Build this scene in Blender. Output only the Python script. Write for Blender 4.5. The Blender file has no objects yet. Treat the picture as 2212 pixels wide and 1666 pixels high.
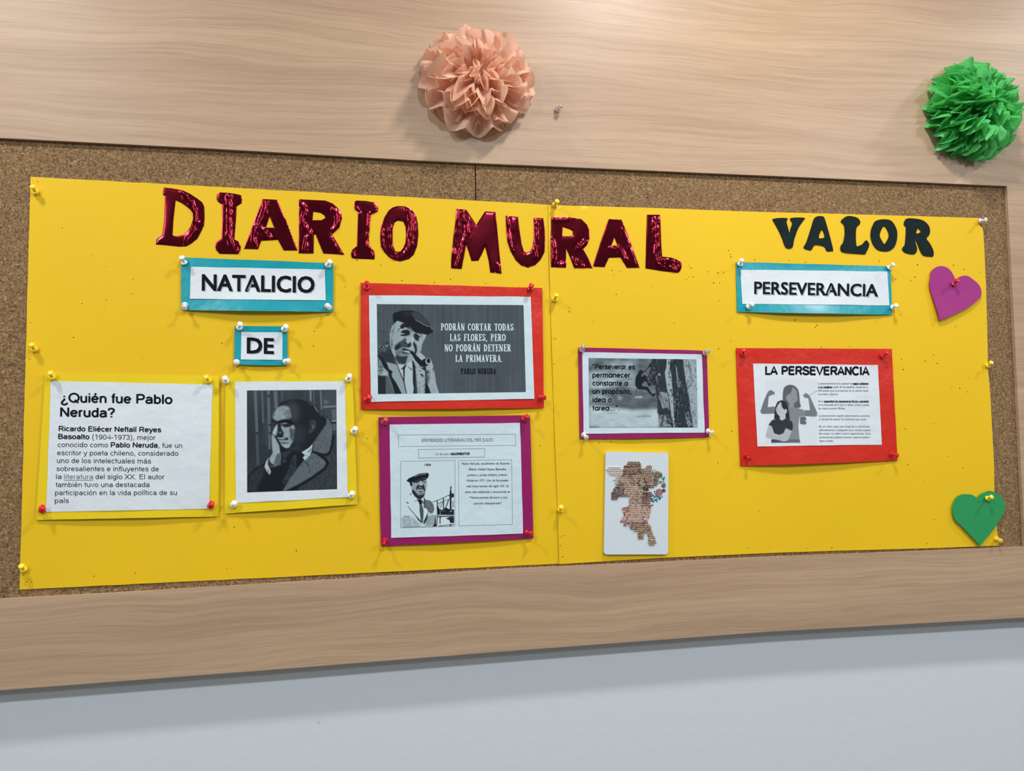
import bpy, bmesh, math, random
import numpy as np
from mathutils import Matrix, Vector, noise
from mathutils.geometry import delaunay_2d_cdt, tessellate_polygon

random.seed(7)
rng = np.random.default_rng(7)
scene = bpy.context.scene
C = scene.collection

# ------------------------------------------------------------------ camera
# lens and attitude worked out from the vanishing points of the board's edges (frame 2212 x 1666)
FPX, CX, CY = 1600.0, 1106.0, 833.0
DIST = 1.28                      # camera to board face, metres
Z0 = 1.45                        # camera height above the floor
FACE = 0.034                     # face of the wooden surround in front of the plaster
ax = Vector((9900 - CX, 775 - CY, FPX)).normalized()
up = Vector((-495.0, -30833.0, FPX)).normalized()
up = (up - ax * up.dot(ax)).normalized()
inn = up.cross(ax)               # camera space is y-down
if inn.z < 0:
    inn = -inn
R = Matrix((ax, inn, up)).transposed()      # world axes as columns, camera space rows
camR, camD, camF = Vector(R[0]), Vector(R[1]), Vector(R[2])
CAM = Vector((0, -(DIST + FACE), Z0))
cam = bpy.data.objects.new('camera', bpy.data.cameras.new('camera'))
C.objects.link(cam)
m = Matrix.Identity(4)
for i in range(3):
    m[i][0], m[i][1], m[i][2], m[i][3] = camR[i], -camD[i], -camF[i], CAM[i]
cam.matrix_world = m
cam.data.sensor_width = 36.0
cam.data.lens = FPX / 2212 * 36
cam.data.clip_start = 0.02
scene.camera = cam
_R = np.array([list(camR), list(camD), list(camF)])


def P(px, py, depth):
    """point of the plane `depth` metres in front of the plaster that lies at this place of the wall"""
    px = np.asarray(px, float); py = np.asarray(py, float); depth = np.asarray(depth, float)
    a = (px - CX) / FPX; b = (py - CY) / FPX
    d = a[..., None] * _R[0] + b[..., None] * _R[1] + _R[2]
    t = (-depth - CAM.y) / d[..., 1]
    return np.array(list(CAM)) + d * t[..., None]


# ------------------------------------------------------------------ world, lamps, exposure
w = bpy.data.worlds.new('room_light'); scene.world = w; w.use_nodes = True
w.node_tree.nodes['Background'].inputs[0].default_value = (0.86, 0.93, 1.0, 1)
w.node_tree.nodes['Background'].inputs[1].default_value = 0.34
scene.view_settings.view_transform = 'Standard'
scene.view_settings.look = 'None'
scene.view_settings.gamma = 1.0
scene.view_settings.exposure = -1.1
CEIL = Z0 + 1.36


def lamp(x, d, power, size, col=(1.0, 0.985, 0.96)):
    l = bpy.data.lights.new('ceiling_lamp', 'AREA'); l.shape = 'DISK'; l.size = size
    l.energy = power; l.color = col
    o = bpy.data.objects.new('ceiling_lamp', l); C.objects.link(o)
    o.location = (x, -(FACE + d), CEIL - 0.012)
    return o


for x in (-0.98, 0.66, 2.3):                       # row of downlights nearest the wall
    lamp(x, 0.63, 30, 0.15)
for x in (-1.3, 0.5, 2.3):                         # second row
    lamp(x, 2.0, 50, 0.24, (0.90, 0.96, 1.0))
for x in (-2.45, 2.95):                            # deeper in the room, to both sides
    lamp(x, 3.2, 75, 0.6, (0.88, 0.95, 1.0))


# ------------------------------------------------------------------ materials
def lin(c):
    c = np.asarray(c, float) / 255.0
    return np.where(c <= 0.04045, c / 12.92, ((c + 0.055) / 1.055) ** 2.4)


def mat(name, rgb, rough=0.6, metal=0.0, spec=0.5, bump=None, vary=None, coat=0.0, trans=0.0, sss=0.0):
    """rgb 0-255 display colour; bump = (scale, strength, distance); vary = (scale, amount)"""
    M = bpy.data.materials.new(name); M.use_nodes = True
    nt = M.node_tree; N = nt.nodes; L = nt.links
    b = N['Principled BSDF']
    c = tuple(lin(rgb)) + (1,)
    b.inputs['Base Color'].default_value = c
    b.inputs['Roughness'].default_value = rough
    b.inputs['Metallic'].default_value = metal
    b.inputs['Specular IOR Level'].default_value = spec
    b.inputs['Coat Weight'].default_value = coat
    b.inputs['Coat Roughness'].default_value = 0.12
    b.inputs['Transmission Weight'].default_value = trans
    if sss:
        b.inputs['Subsurface Weight'].default_value = sss
        b.inputs['Subsurface Scale'].default_value = 0.004
    tc = N.new('ShaderNodeTexCoord')
    if vary:
        n = N.new('ShaderNodeTexNoise'); n.inputs['Scale'].default_value = vary[0]; n.inputs['Detail'].default_value = 5
        L.new(tc.outputs['Object'], n.inputs['Vector'])
        r = N.new('ShaderNodeValToRGB')
        a = vary[1]
        r.color_ramp.elements[0].position = 0.3; r.color_ramp.elements[1].position = 0.7
        r.color_ramp.elements[0].color = tuple(v * (1 - a) for v in c[:3]) + (1,)
        r.color_ramp.elements[1].color = tuple(min(1, v * (1 + a)) for v in c[:3]) + (1,)
        L.new(n.outputs[0], r.inputs[0]); L.new(r.outputs[0], b.inputs['Base Color'])
    if bump:
        n2 = N.new('ShaderNodeTexNoise'); n2.inputs['Scale'].default_value = bump[0]; n2.inputs['Detail'].default_value = 6
        L.new(tc.outputs['Object'], n2.inputs['Vector'])
        bp = N.new('ShaderNodeBump'); bp.inputs['Strength'].default_value = bump[1]; bp.inputs['Distance'].default_value = bump[2]
        L.new(n2.outputs[0], bp.inputs['Height']); L.new(bp.outputs[0], b.inputs['Normal'])
    return M


def print_mat(name, rough=0.75):
    """flat print: the ink comes from the colour attribute of the printed sheet"""
    M = bpy.data.materials.new(name); M.use_nodes = True
    N = M.node_tree.nodes; b = N['Principled BSDF']; b.inputs['Roughness'].default_value = rough
    b.inputs['Specular IOR Level'].default_value = 0.5 if rough < 0.3 else 0.15
    a = N.new('ShaderNodeVertexColor'); a.layer_name = 'ink'
    M.node_tree.links.new(a.outputs[0], b.inputs['Base Color'])
    return M


def wood_mat():
    M = bpy.data.materials.new('beech_laminate'); M.use_nodes = True
    nt = M.node_tree; N = nt.nodes; L = nt.links; b = N['Principled BSDF']
    geo = N.new('ShaderNodeNewGeometry')
    # slow waviness of the grain
    mp0 = N.new('ShaderNodeMapping'); mp0.inputs['Scale'].default_value = (1.2, 1, 3.5)
    L.new(geo.outputs['Position'], mp0.inputs[0])
    wv = N.new('ShaderNodeTexNoise'); wv.inputs['Scale'].default_value = 1.6; wv.inputs['Detail'].default_value = 2
    L.new(mp0.outputs[0], wv.inputs['Vector'])
    sub = N.new('ShaderNodeMath'); sub.operation = 'MULTIPLY_ADD'; sub.inputs[1].default_value = 0.07; sub.inputs[2].default_value = -0.035
    L.new(wv.outputs[0], sub.inputs[0])
    comb = N.new('ShaderNodeCombineXYZ'); L.new(sub.outputs[0], comb.inputs[2])
    add = N.new('ShaderNodeVectorMath'); add.operation = 'ADD'
    L.new(geo.outputs['Position'], add.inputs[0]); L.new(comb.outputs[0], add.inputs[1])

    def layer(sx, sz, scale, detail, rough=0.6):
        mp = N.new('ShaderNodeMapping'); mp.inputs['Scale'].default_value = (sx, 1, sz)
        L.new(add.outputs[0], mp.inputs[0])
        n = N.new('ShaderNodeTexNoise'); n.inputs['Scale'].default_value = scale; n.inputs['Detail'].default_value = detail
        n.inputs['Roughness'].default_value = rough
        L.new(mp.outputs[0], n.inputs['Vector'])
        return n.outputs[0]
    broad = layer(0.25, 5, 3.0, 2)
    lines = layer(0.45, 30, 4.0, 5, 0.65)
    fine = layer(2.4, 150, 4.0, 4, 0.8)

    def ramp(src, p0, c0, p1, c1):
        r = N.new('ShaderNodeValToRGB'); e = r.color_ramp.elements
        e[0].position, e[1].position = p0, p1; e[0].color = c0; e[1].color = c1
        L.new(src, r.inputs[0]); return r.outputs[0]
    base = ramp(broad, 0.3, tuple(lin((178, 147, 120))) + (1,), 0.7, tuple(lin((196, 166, 137))) + (1,))
    l1 = ramp(lines, 0.38, (0.87, 0.85, 0.82, 1), 0.56, (1.03, 1.03, 1.03, 1))
    l2 = ramp(fine, 0.36, (0.84, 0.81, 0.78, 1), 0.52, (1.02, 1.02, 1.02, 1))
    cur = base
    for l in (l1, l2):
        mx = N.new('ShaderNodeMix'); mx.data_type = 'RGBA'; mx.blend_type = 'MULTIPLY'; mx.inputs[0].default_value = 0.8
        L.new(cur, mx.inputs[6]); L.new(l, mx.inputs[7]); cur = mx.outputs[2]
    L.new(cur, b.inputs['Base Color'])
    b.inputs['Roughness'].default_value = 0.42
    bp = N.new('ShaderNodeBump'); bp.inputs['Strength'].default_value = 0.12; bp.inputs['Distance'].default_value = 0.0006
    L.new(fine, bp.inputs['Height']); L.new(bp.outputs[0], b.inputs['Normal'])
    return M


def cork_mat():
    M = bpy.data.materials.new('cork'); M.use_nodes = True
    nt = M.node_tree; N = nt.nodes; L = nt.links; b = N['Principled BSDF']
    geo = N.new('ShaderNodeNewGeometry')
    dn = N.new('ShaderNodeTexNoise'); dn.inputs['Scale'].default_value = 160; dn.inputs['Detail'].default_value = 2
    L.new(geo.outputs['Position'], dn.inputs['Vector'])
    mx = N.new('ShaderNodeMix'); mx.data_type = 'VECTOR'; mx.inputs[0].default_value = 0.012
    L.new(geo.outputs['Position'], mx.inputs[4]); L.new(dn.outputs[1], mx.inputs[5])
    v = N.new('ShaderNodeTexVoronoi'); v.inputs['Scale'].default_value = 400
    L.new(mx.outputs[1], v.inputs['Vector'])
    sep = N.new('ShaderNodeSeparateColor'); L.new(v.outputs['Color'], sep.inputs[0])
    r = N.new('ShaderNodeValToRGB'); e = r.color_ramp.elements
    e[0].position = 0.0; e[0].color = tuple(lin((104, 76, 48))) + (1,)
    e[1].position = 1.0; e[1].color = tuple(lin((182, 148, 104))) + (1,)
    k = e.new(0.12); k.color = tuple(lin((128, 98, 64))) + (1,)
    k = e.new(0.85); k.color = tuple(lin((152, 121, 82))) + (1,)
    L.new(sep.outputs[0], r.inputs[0])
    n = N.new('ShaderNodeTexNoise'); n.inputs['Scale'].default_value = 300; n.inputs['Detail'].default_value = 4
    L.new(geo.outputs['Position'], n.inputs['Vector'])
    r2 = N.new('ShaderNodeValToRGB'); r2.color_ramp.elements[0].position = 0.36; r2.color_ramp.elements[1].position = 0.52
    r2.color_ramp.elements[0].color = (0.42, 0.36, 0.32, 1); r2.color_ramp.elements[1].color = (1, 1, 1, 1)
    L.new(n.outputs[0], r2.inputs[0])
    m2 = N.new('ShaderNodeMix'); m2.data_type = 'RGBA'; m2.blend_type = 'MULTIPLY'; m2.inputs[0].default_value = 0.85
    L.new(r.outputs[0], m2.inputs[6]); L.new(r2.outputs[0], m2.inputs[7])
    L.new(m2.outputs[2], b.inputs['Base Color'])
    b.inputs['Roughness'].default_value = 0.9
    bp = N.new('ShaderNodeBump'); bp.inputs['Strength'].default_value = 0.8; bp.inputs['Distance'].default_value = 0.001
    L.new(n.outputs[0], bp.inputs['Height']); L.new(bp.outputs[0], b.inputs['Normal'])
    return M


def plaster_mat():
    M = mat('white_plaster', (205, 211, 214), 0.85, bump=(55, 0.25, 0.002))
    nt = M.node_tree; N = nt.nodes; L = nt.links; b = N['Principled BSDF']
    geo = N.new('ShaderNodeNewGeometry')
    mp = N.new('ShaderNodeMapping'); mp.inputs['Scale'].default_value = (0.55, 1, 1)
    L.new(geo.outputs['Position'], mp.inputs[0])
    n = N.new('ShaderNodeTexNoise'); n.inputs['Scale'].default_value = 26; n.inputs['Detail'].default_value = 5
    L.new(mp.outputs[0], n.inputs['Vector'])
    r = N.new('ShaderNodeValToRGB'); r.color_ramp.elements[0].position = 0.27; r.color_ramp.elements[1].position = 0.31
    r.color_ramp.elements[0].color = tuple(lin((165, 170, 178))) + (1,)
    r.color_ramp.elements[1].color = tuple(lin((214, 220, 226))) + (1,)
    L.new(n.outputs[0], r.inputs[0]); L.new(r.outputs[0], b.inputs['Base Color'])
    return M


def tissue_mat(name, rgb):
    M = bpy.data.materials.new(name); M.use_nodes = True
    nt = M.node_tree; N = nt.nodes; L = nt.links; b = N['Principled BSDF']
    c = tuple(lin(rgb)) + (1,)
    b.inputs['Base Color'].default_value = c; b.inputs['Roughness'].default_value = 0.6
    tr = N.new('ShaderNodeBsdfTranslucent'); tr.inputs[0].default_value = c
    mx = N.new('ShaderNodeMixShader'); mx.inputs[0].default_value = 0.42
    out = N['Material Output']
    L.new(b.outputs[0], mx.inputs[1]); L.new(tr.outputs[0], mx.inputs[2]); L.new(mx.outputs[0], out.inputs[0])
    tc = N.new('ShaderNodeTexCoord')
    n = N.new('ShaderNodeTexNoise'); n.inputs['Scale'].default_value = 120; n.inputs['Detail'].default_value = 3
    L.new(tc.outputs['Object'], n.inputs['Vector'])
    bp = N.new('ShaderNodeBump'); bp.inputs['Strength'].default_value = 0.3; bp.inputs['Distance'].default_value = 0.002
    L.new(n.outputs[0], bp.inputs['Height']); L.new(bp.outputs[0], b.inputs['Normal']); L.new(bp.outputs[0], tr.inputs['Normal'])
    return M


WOOD = wood_mat(); CORK = cork_mat(); PLASTER = plaster_mat()
YEL = mat('yellow_cardboard', (240, 195, 20), 0.62, bump=(900, 0.08, 0.0004), vary=(3, 0.03), spec=0.35)
YEL2 = mat('lemon_paper', (240, 208, 20), 0.6, bump=(40, 0.15, 0.002), spec=0.35)
WHITE = mat('white_paper', (222, 230, 236), 0.6, bump=(22, 0.6, 0.004))
WHITE2 = mat('soft_white_paper', (206, 224, 232), 0.6, bump=(24, 0.6, 0.004))
TEAL = mat('teal_glossy_paper', (6, 158, 174), 0.33, bump=(9, 0.7, 0.008), coat=0.3)
RED = mat('red_glossy_paper', (214, 44, 28), 0.32, bump=(9, 0.8, 0.008), coat=0.25)
MAG = mat('magenta_glossy_paper', (150, 22, 96), 0.35, bump=(16, 0.4, 0.004), coat=0.15)
INK = mat('black_ink', (14, 17, 26), 0.8, spec=0.15)
INKG = mat('grey_ink', (96, 102, 112), 0.5)
INKL = mat('pale_grey_ink', (140, 150, 158), 0.5)
INKW = mat('unprinted_white', (206, 224, 232), 0.55)
FOIL = mat('crimson_foil', (142, 34, 52), 0.17, metal=1.0)
DARKF = mat('charcoal_felt', (30, 41, 41), 0.95, spec=0.1, bump=(300, 0.3, 0.0006), vary=(40, 0.15))
PURP = mat('purple_foam', (164, 40, 128), 0.7, bump=(700, 0.15, 0.0004))
GRN = mat('green_foam', (32, 150, 84), 0.7, bump=(700, 0.15, 0.0004))
PINW = mat('white_plastic', (238, 238, 236), 0.22, sss=0.15)
PINY = mat('yellow_plastic', (246, 214, 50), 0.2, sss=0.15)
PINR = mat('red_plastic', (214, 30, 42), 0.16)
PINC = mat('clear_plastic', (250, 246, 242), 0.1, trans=0.8)
PINP = mat('clear_pink_plastic', (240, 90, 110), 0.08, trans=0.55)
STEEL = mat('pin_steel', (180, 180, 180), 0.3, metal=1.0)
HOLE = mat('pin_hole_dark', (70, 52, 14), 0.9)
ENAM = mat('white_enamel', (216, 226, 232), 0.3)
PEACH = tissue_mat('peach_tissue', (255, 218, 194))
GREENT = tissue_mat('green_tissue', (112, 224, 132))
PRINT = print_mat('printed_ink')
BEAD = print_mat('glass_beads', 0.14)

# ------------------------------------------------------------------ building helpers
ORIG = {}


def origin_of(o):
    return ORIG.get(o.name, np.zeros(3)) if o else None


def tag(o, label=None, cat=None, group=None, kind=None):
    if label: o['label'] = label
    if cat: o['category'] = cat
    if group: o['group'] = group
    if kind: o['kind'] = kind
    return o


def thing(name, loc, label, cat, group=None):
    o = bpy.data.objects.new(name, None); C.objects.link(o)
    o.empty_display_size = 0.02
    o.location = tuple(float(v) for v in loc); ORIG[o.name] = np.array(loc, float)
    return tag(o, label, cat, group)


def mesh(name, V, F, material, parent=None, smooth=False, solid=0.0, cols=None, bevel=0.0):
    V = np.asarray(V, float)
    if parent is None:
        org = (V.min(0) + V.max(0)) / 2
    else:
        org = origin_of(parent)
    W = V - org
    me = bpy.data.meshes.new(name)
    if isinstance(F, np.ndarray):
        k = F.shape[1]
        me.vertices.add(len(W)); me.vertices.foreach_set('co', W.astype(np.float32).ravel())
        me.loops.add(F.size); me.loops.foreach_set('vertex_index', F.astype(np.int32).ravel())
        me.polygons.add(len(F)); me.polygons.foreach_set('loop_start', np.arange(0, F.size, k, dtype=np.int32))
        me.update(calc_edges=True)
    else:
        me.from_pydata([tuple(v) for v in W], [], [tuple(int(i) for i in f) for f in F])
    me.validate()
    if smooth:
        me.polygons.foreach_set('use_smooth', [True] * len(me.polygons))
    if cols is not None:
        a = me.color_attributes.new('ink', 'FLOAT_COLOR', 'POINT')
        rgba = np.ones((len(V), 4), np.float32); rgba[:, :3] = cols
        a.data.foreach_set('color', rgba.ravel())
    me.materials.append(material)
    o = bpy.data.objects.new(name, me); C.objects.link(o)
    if parent is not None:
        o.parent = parent
        ORIG[o.name] = org
    else:
        o.location = tuple(org); ORIG[o.name] = org
    if solid:
        s = o.modifiers.new('thickness', 'SOLIDIFY'); s.thickness = solid; s.offset = -1
    return o


def grid_faces(nu, nv):
    i = np.arange(nu - 1)[:, None] * nv + np.arange(nv - 1)[None, :]
    i = i.ravel()
    return np.stack([i, i + 1, i + nv + 1, i + nv], 1)


def nz(x, y, s, seed=0.0):
    return noise.noise(Vector((x * s + seed * 13.7, y * s - seed * 7.1, seed)))


def quadmap(q, u, v):
    """q = TL, TR, BR, BL pixel corners"""
    q = np.array(q, float)
    return ((1 - u) * (1 - v))[..., None] * q[0] + (u * (1 - v))[..., None] * q[1] + (u * v)[..., None] * q[2] + ((1 - u) * v)[..., None] * q[3]


def inv_quad(q, x, y):
    q = np.array(q, float)
    u = np.full(np.shape(x), 0.5); v = np.full(np.shape(x), 0.5)
    for _ in range(6):
        p = quadmap(q, u, v)
        du = (1 - v)[..., None] * (q[1] - q[0]) + v[..., None] * (q[2] - q[3])
        dv = (1 - u)[..., None] * (q[3] - q[0]) + u[..., None] * (q[2] - q[1])
        ex, ey = x - p[..., 0], y - p[..., 1]
        det = du[..., 0] * dv[..., 1] - du[..., 1] * dv[..., 0]
        u = u + (ex * dv[..., 1] - ey * dv[..., 0]) / det
        v = v + (du[..., 0] * ey - du[..., 1] * ex) / det
    return u, v


def sheet(name, q, depthf, material, parent, nu=40, nv=30, wob=0.6, seed=1.0, solid=0.00025, res=None, smooth=True):
    u, v = np.meshgrid(np.linspace(0, 1, nu), np.linspace(0, 1, nv), indexing='ij')
    p = quadmap(q, u, v)
    X, Y = p[..., 0].copy(), p[..., 1].copy()
    if wob:
        for i in range(nu):
            for j in range(nv):
                e = 1.0
                X[i, j] += wob * nz(X[i, j], Y[i, j], 0.02, seed) * e
                Y[i, j] += wob * nz(X[i, j], Y[i, j], 0.02, seed + 5) * e
    D = depthf(X, Y)
    V = P(X, Y, D).reshape(-1, 3)
    idx = np.arange(nu * nv).reshape(nu, nv)
    ring = np.concatenate([idx[:, 0], idx[-1, 1:], idx[-2::-1, -1], idx[0, -2:0:-1]])
    a = V[ring]; b = a.copy(); b[:, 1] += solid
    n0 = len(V); k = len(ring)
    i = np.arange(k); j = (i + 1) % k
    rim = np.stack([n0 + i, n0 + j, n0 + k + j, n0 + k + i], 1)
    V = np.vstack([V, a, b])
    F = np.vstack([grid_faces(nu, nv), rim])
    return mesh(name, V, F, material, parent, smooth=smooth)


def inside(pts, poly):
    x, y = pts[:, 0], pts[:, 1]
    r = np.zeros(len(pts), bool)
    n = len(poly)
    for i in range(n):
        x0, y0 = poly[i]; x1, y1 = poly[(i + 1) % n]
        c = ((y0 > y) != (y1 > y))
        with np.errstate(divide='ignore', invalid='ignore'):
            xi = (x1 - x0) * (y - y0) / (y1 - y0) + x0
        r ^= c & (x < xi)
    return r


def edgedist(pts, polys):
    d = np.full(len(pts), 1e9)
    for poly in polys:
        n = len(poly)
        for i in range(n):
            a = np.array(poly[i], float); b = np.array(poly[(i + 1) % n], float)
            ab = b - a; t = np.clip(((pts - a) @ ab) / max(1e-9, ab @ ab), 0, 1)
            d = np.minimum(d, np.hypot(*(pts - a - t[:, None] * ab).T))
    return d


def resample(poly, step):
    out = []
    n = len(poly)
    for i in range(n):
        a = np.array(poly[i], float); b = np.array(poly[(i + 1) % n], float)
        k = max(1, int(np.hypot(*(b - a)) / step))
        for j in range(k):
            out.append(tuple(a + (b - a) * j / k))
    return out


def smoothpoly(pts, k=3):
    """closed Catmull-Rom"""
    pts = [np.array(p, float) for p in pts]; n = len(pts); out = []
    for i in range(n):
        p0, p1, p2, p3 = pts[i - 1], pts[i], pts[(i + 1) % n], pts[(i + 2) % n]
        for j in range(k):
            t = j / k
            out.append(tuple(0.5 * (2 * p1 + (p2 - p0) * t + (2 * p0 - 5 * p1 + 4 * p2 - p3) * t * t + (3 * p1 - p0 - 3 * p2 + p3) * t ** 3)))
    return out


def fill_poly(outer, holes, step):
    """triangulate a region with an even net of inner points -> pts (N,2), tris, boundary loops"""
    loops = [resample(outer, step)] + [resample(h, step) for h in holes]
    pts = []; edges = []; loopidx = []
    for lp in loops:
        s = len(pts); pts += lp
        edges += [(s + i, s + (i + 1) % len(lp)) for i in range(len(lp))]
        loopidx.append(list(range(s, s + len(lp))))
    o = np.array(outer)
    xs = np.arange(o[:, 0].min(), o[:, 0].max(), step); ys = np.arange(o[:, 1].min(), o[:, 1].max(), step * 0.87)
    g = []
    for j, yv in enumerate(ys):
        for xv in xs:
            g.append((xv + (step / 2 if j % 2 else 0), yv))
    g = np.array(g)
    k = inside(g, outer)
    for h in holes:
        k &= ~inside(g, h)
    g = g[k]
    g = g[edgedist(g, loops) > step * 0.5]
    pts = pts + [tuple(p) for p in g]
    r = delaunay_2d_cdt([Vector(p) for p in pts], edges, [], 0, 1e-6)
    vv = np.array([tuple(p) for p in r[0]]); ff = np.array([f for f in r[2] if len(f) == 3])
    cen = vv[ff].mean(1)
    k = inside(cen, outer)
    for h in holes:
        k &= ~inside(cen, h)
    return vv, ff[k]


def cutout(name, outer, holes, depthf, thick, material, parent=None, step=2.0, smooth=False, sideonly=False):
    """solid cut-out: front face + rim; outline in pixels"""
    vv, ff = fill_poly(outer, holes, step)
    D = depthf(vv)
    V = P(vv[:, 0], vv[:, 1], D)
    # orient front faces towards the room (-y)
    a, b, c = V[ff[:, 0]], V[ff[:, 1]], V[ff[:, 2]]
    nrm = np.cross(b - a, c - a)
    flip = nrm[:, 1] > 0
    ff[flip] = ff[flip][:, ::-1]
    ed = {}
    for f in ff:
        for i in range(3):
            e = (int(f[i]), int(f[(i + 1) % 3]))
            ed[e] = ed.get(e, 0) + 1
    bound = [e for e in ed if (e[1], e[0]) not in ed]
    n = len(V)
    back = V.copy(); back[:, 1] += thick
    used = sorted({i for e in bound for i in e}); remap = {i: n + k for k, i in enumerate(used)}
    m_ = len(used); fr = {i: n + m_ + k for k, i in enumerate(used)}
    V2 = np.vstack([V, back[used], V[used]])
    F = [tuple(f) for f in ff] + [(fr[e[1]], fr[e[0]], remap[e[0]], remap[e[1]]) for e in bound]
    return mesh(name, V2, F, material, parent, smooth=smooth)


def crop(x0, y0, s):
    return lambda pts: [(x0 + x / s, y0 + y / s) for x, y in pts]


K1 = crop(320, 390, 4.809); K2 = crop(740, 390, 4.809); K3 = crop(1160, 390, 4.809); K4 = crop(1580, 440, 3.95)
K5 = crop(780, 600, 5.395); K6 = crop(810, 880, 5.374); KQ = crop(60, 780, 4.627); KD = crop(470, 680, 3.788)
KC = crop(1230, 730, 6.703); KL = crop(1570, 730, 5.53); KB = crop(1280, 960, 6.405); KG = crop(2000, 1040, 9.255)
KT = crop(945, 690, 12.64)

# ------------------------------------------------------------------ the setting
def box(name, x0, x1, y0, y1, z0, z1, material, parent=None):
    V = [(x, y, z) for x in (x0, x1) for y in (y0, y1) for z in (z0, z1)]
    F = [(0, 1, 3, 2), (4, 6, 7, 5), (0, 4, 5, 1), (2, 3, 7, 6), (0, 2, 6, 4), (1, 5, 7, 3)]
    return mesh(name, V, F, material, parent)


tag(box('wall_back', -3.2, 3.6, 0, 0.12, 0, CEIL, PLASTER), kind='structure')
tag(box('ceiling', -3.2, 3.6, -6.6, 0.12, CEIL, CEIL + 0.08, mat('ceiling_paint', (235, 236, 234), 0.9)), kind='structure')
tag(box('floor', -3.2, 3.6, -6.6, 0.12, -0.08, 0, mat('vinyl_floor', (120, 116, 108), 0.5, vary=(4, 0.1))), kind='structure')

# ------------------------------------------------------------------ board: wooden surround with a cork field
CORKD = 0.0275
board = thing('notice_board', P(1106, 800, 0), 'long wall-mounted notice board, cork field in a pale beech laminate surround', 'notice board')
TOPE = [(-420, 278), (0, 298), (450, 320.6), (900, 346.5), (1100, 355.5), (1656, 379.5), (2175, 402)]
BOTE = [(-420, 1314), (0, 1294.5), (240, 1282), (1106, 1229.5), (1340, 1218.5), (1660, 1204), (2000, 1190.5), (2209, 1181)]
LOWE = [(-640, 1545), (0, 1491.5), (550, 1450), (1106, 1406.3), (1660, 1365), (2212, 1334.5), (2760, 1308)]


def lerp_poly(pl, x):
    xs = [p[0] for p in pl]; ys = [p[1] for p in pl]
    return np.interp(x, xs, ys)


def frame_mesh():
    outer = [(-640, -560), (2760, -480)] + LOWE[::-1]
    hole = TOPE + [(2191, 700), (2208, 1060), (2214.5, 1181)] + [(1, 1)] * 0 + [p for p in BOTE[::-1] if p[0] < 2150]
    loops = [outer, hole]
    pts = []; edges = []
    for lp in loops:
        lp = resample(lp, 120); s = len(pts); pts += lp
        edges += [(s + i, s + (i + 1) % len(lp)) for i in range(len(lp))]
    r = delaunay_2d_cdt([Vector(p) for p in pts], edges, [], 0, 1e-6)
    vv = np.array([tuple(p) for p in r[0]]); ff = np.array([f for f in r[2] if len(f) == 3])
    cen = vv[ff].mean(1); k = inside(cen, outer) & ~inside(cen, hole); ff = ff[k]
    V = P(vv[:, 0], vv[:, 1], np.full(len(vv), FACE))
    nrm = np.cross(V[ff[:, 1]] - V[ff[:, 0]], V[ff[:, 2]] - V[ff[:, 0]])
    fl = nrm[:, 1] > 0; ff[fl] = ff[fl][:, ::-1]
    ed = {(int(f[i]), int(f[(i + 1) % 3])) for f in ff for i in range(3)}
    bound = [e for e in ed if (e[1], e[0]) not in ed]
    n = len(V); back = V.copy(); back[:, 1] = -0.001
    F = [tuple(f) for f in ff] + [(e[1], e[0], n + e[0], n + e[1]) for e in bound]
    return mesh('wooden_surround', np.vstack([V, back]), F, WOOD, board)


frame_mesh()
# two cork panels that meet at a fine joint
def cork_panel(xa_top, xa_bot, xb_top, xb_bot):
    q = [(xa_top, 250), (xb_top, 250 + (xb_top - xa_top) * 0.045), (xb_bot, 1330 - (xb_bot - xa_bot) * 0.04), (xa_bot, 1330)]
    V = [P(x, y, CORKD) for x, y in q] + [P(x, y, 0.012) for x, y in q]
    F = [(3, 2, 1, 0), (0, 1, 5, 4), (1, 2, 6, 5), (2, 3, 7, 6), (3, 0, 4, 7)]
    return mesh('cork_panel', V, F, CORK, board)


cork_panel(-460, -480, 1024.8, 1041.2)
cork_panel(1026.2, 1042.6, 2225, 2262)
# ------------------------------------------------------------------ yellow cardboard sheets
def ybase(X, Y, seed):
    X = np.asarray(X, float); Y = np.asarray(Y, float)
    out = np.empty(X.shape)
    it = np.nditer([X, Y], flags=['multi_index'])
    for a, b in it:
        out[it.multi_index] = nz(float(a), float(b), 0.0045, seed)
    return out


def yellow_depth_left(X, Y):
    d = 0.0290 + 0.0005 * ybase(X, Y, 1)
    d = d + 0.0010 * np.clip((Y - 1190) / 80, 0, 1) * np.clip(np.sin((X - 60) / 340 * math.pi), -0.3, 1)
    return d


def yellow_depth_right(X, Y):
    d = 0.0297 + 0.0004 * ybase(X, Y, 2)
    lift = np.clip(1 - (X - 1184 - (Y - 442) * 0.0304) / 26, 0, 1) ** 2
    d = d + 0.0016 * lift * (0.45 + 0.55 * np.sin((Y - 460) / 205 * math.pi) ** 2)
    return d


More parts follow.
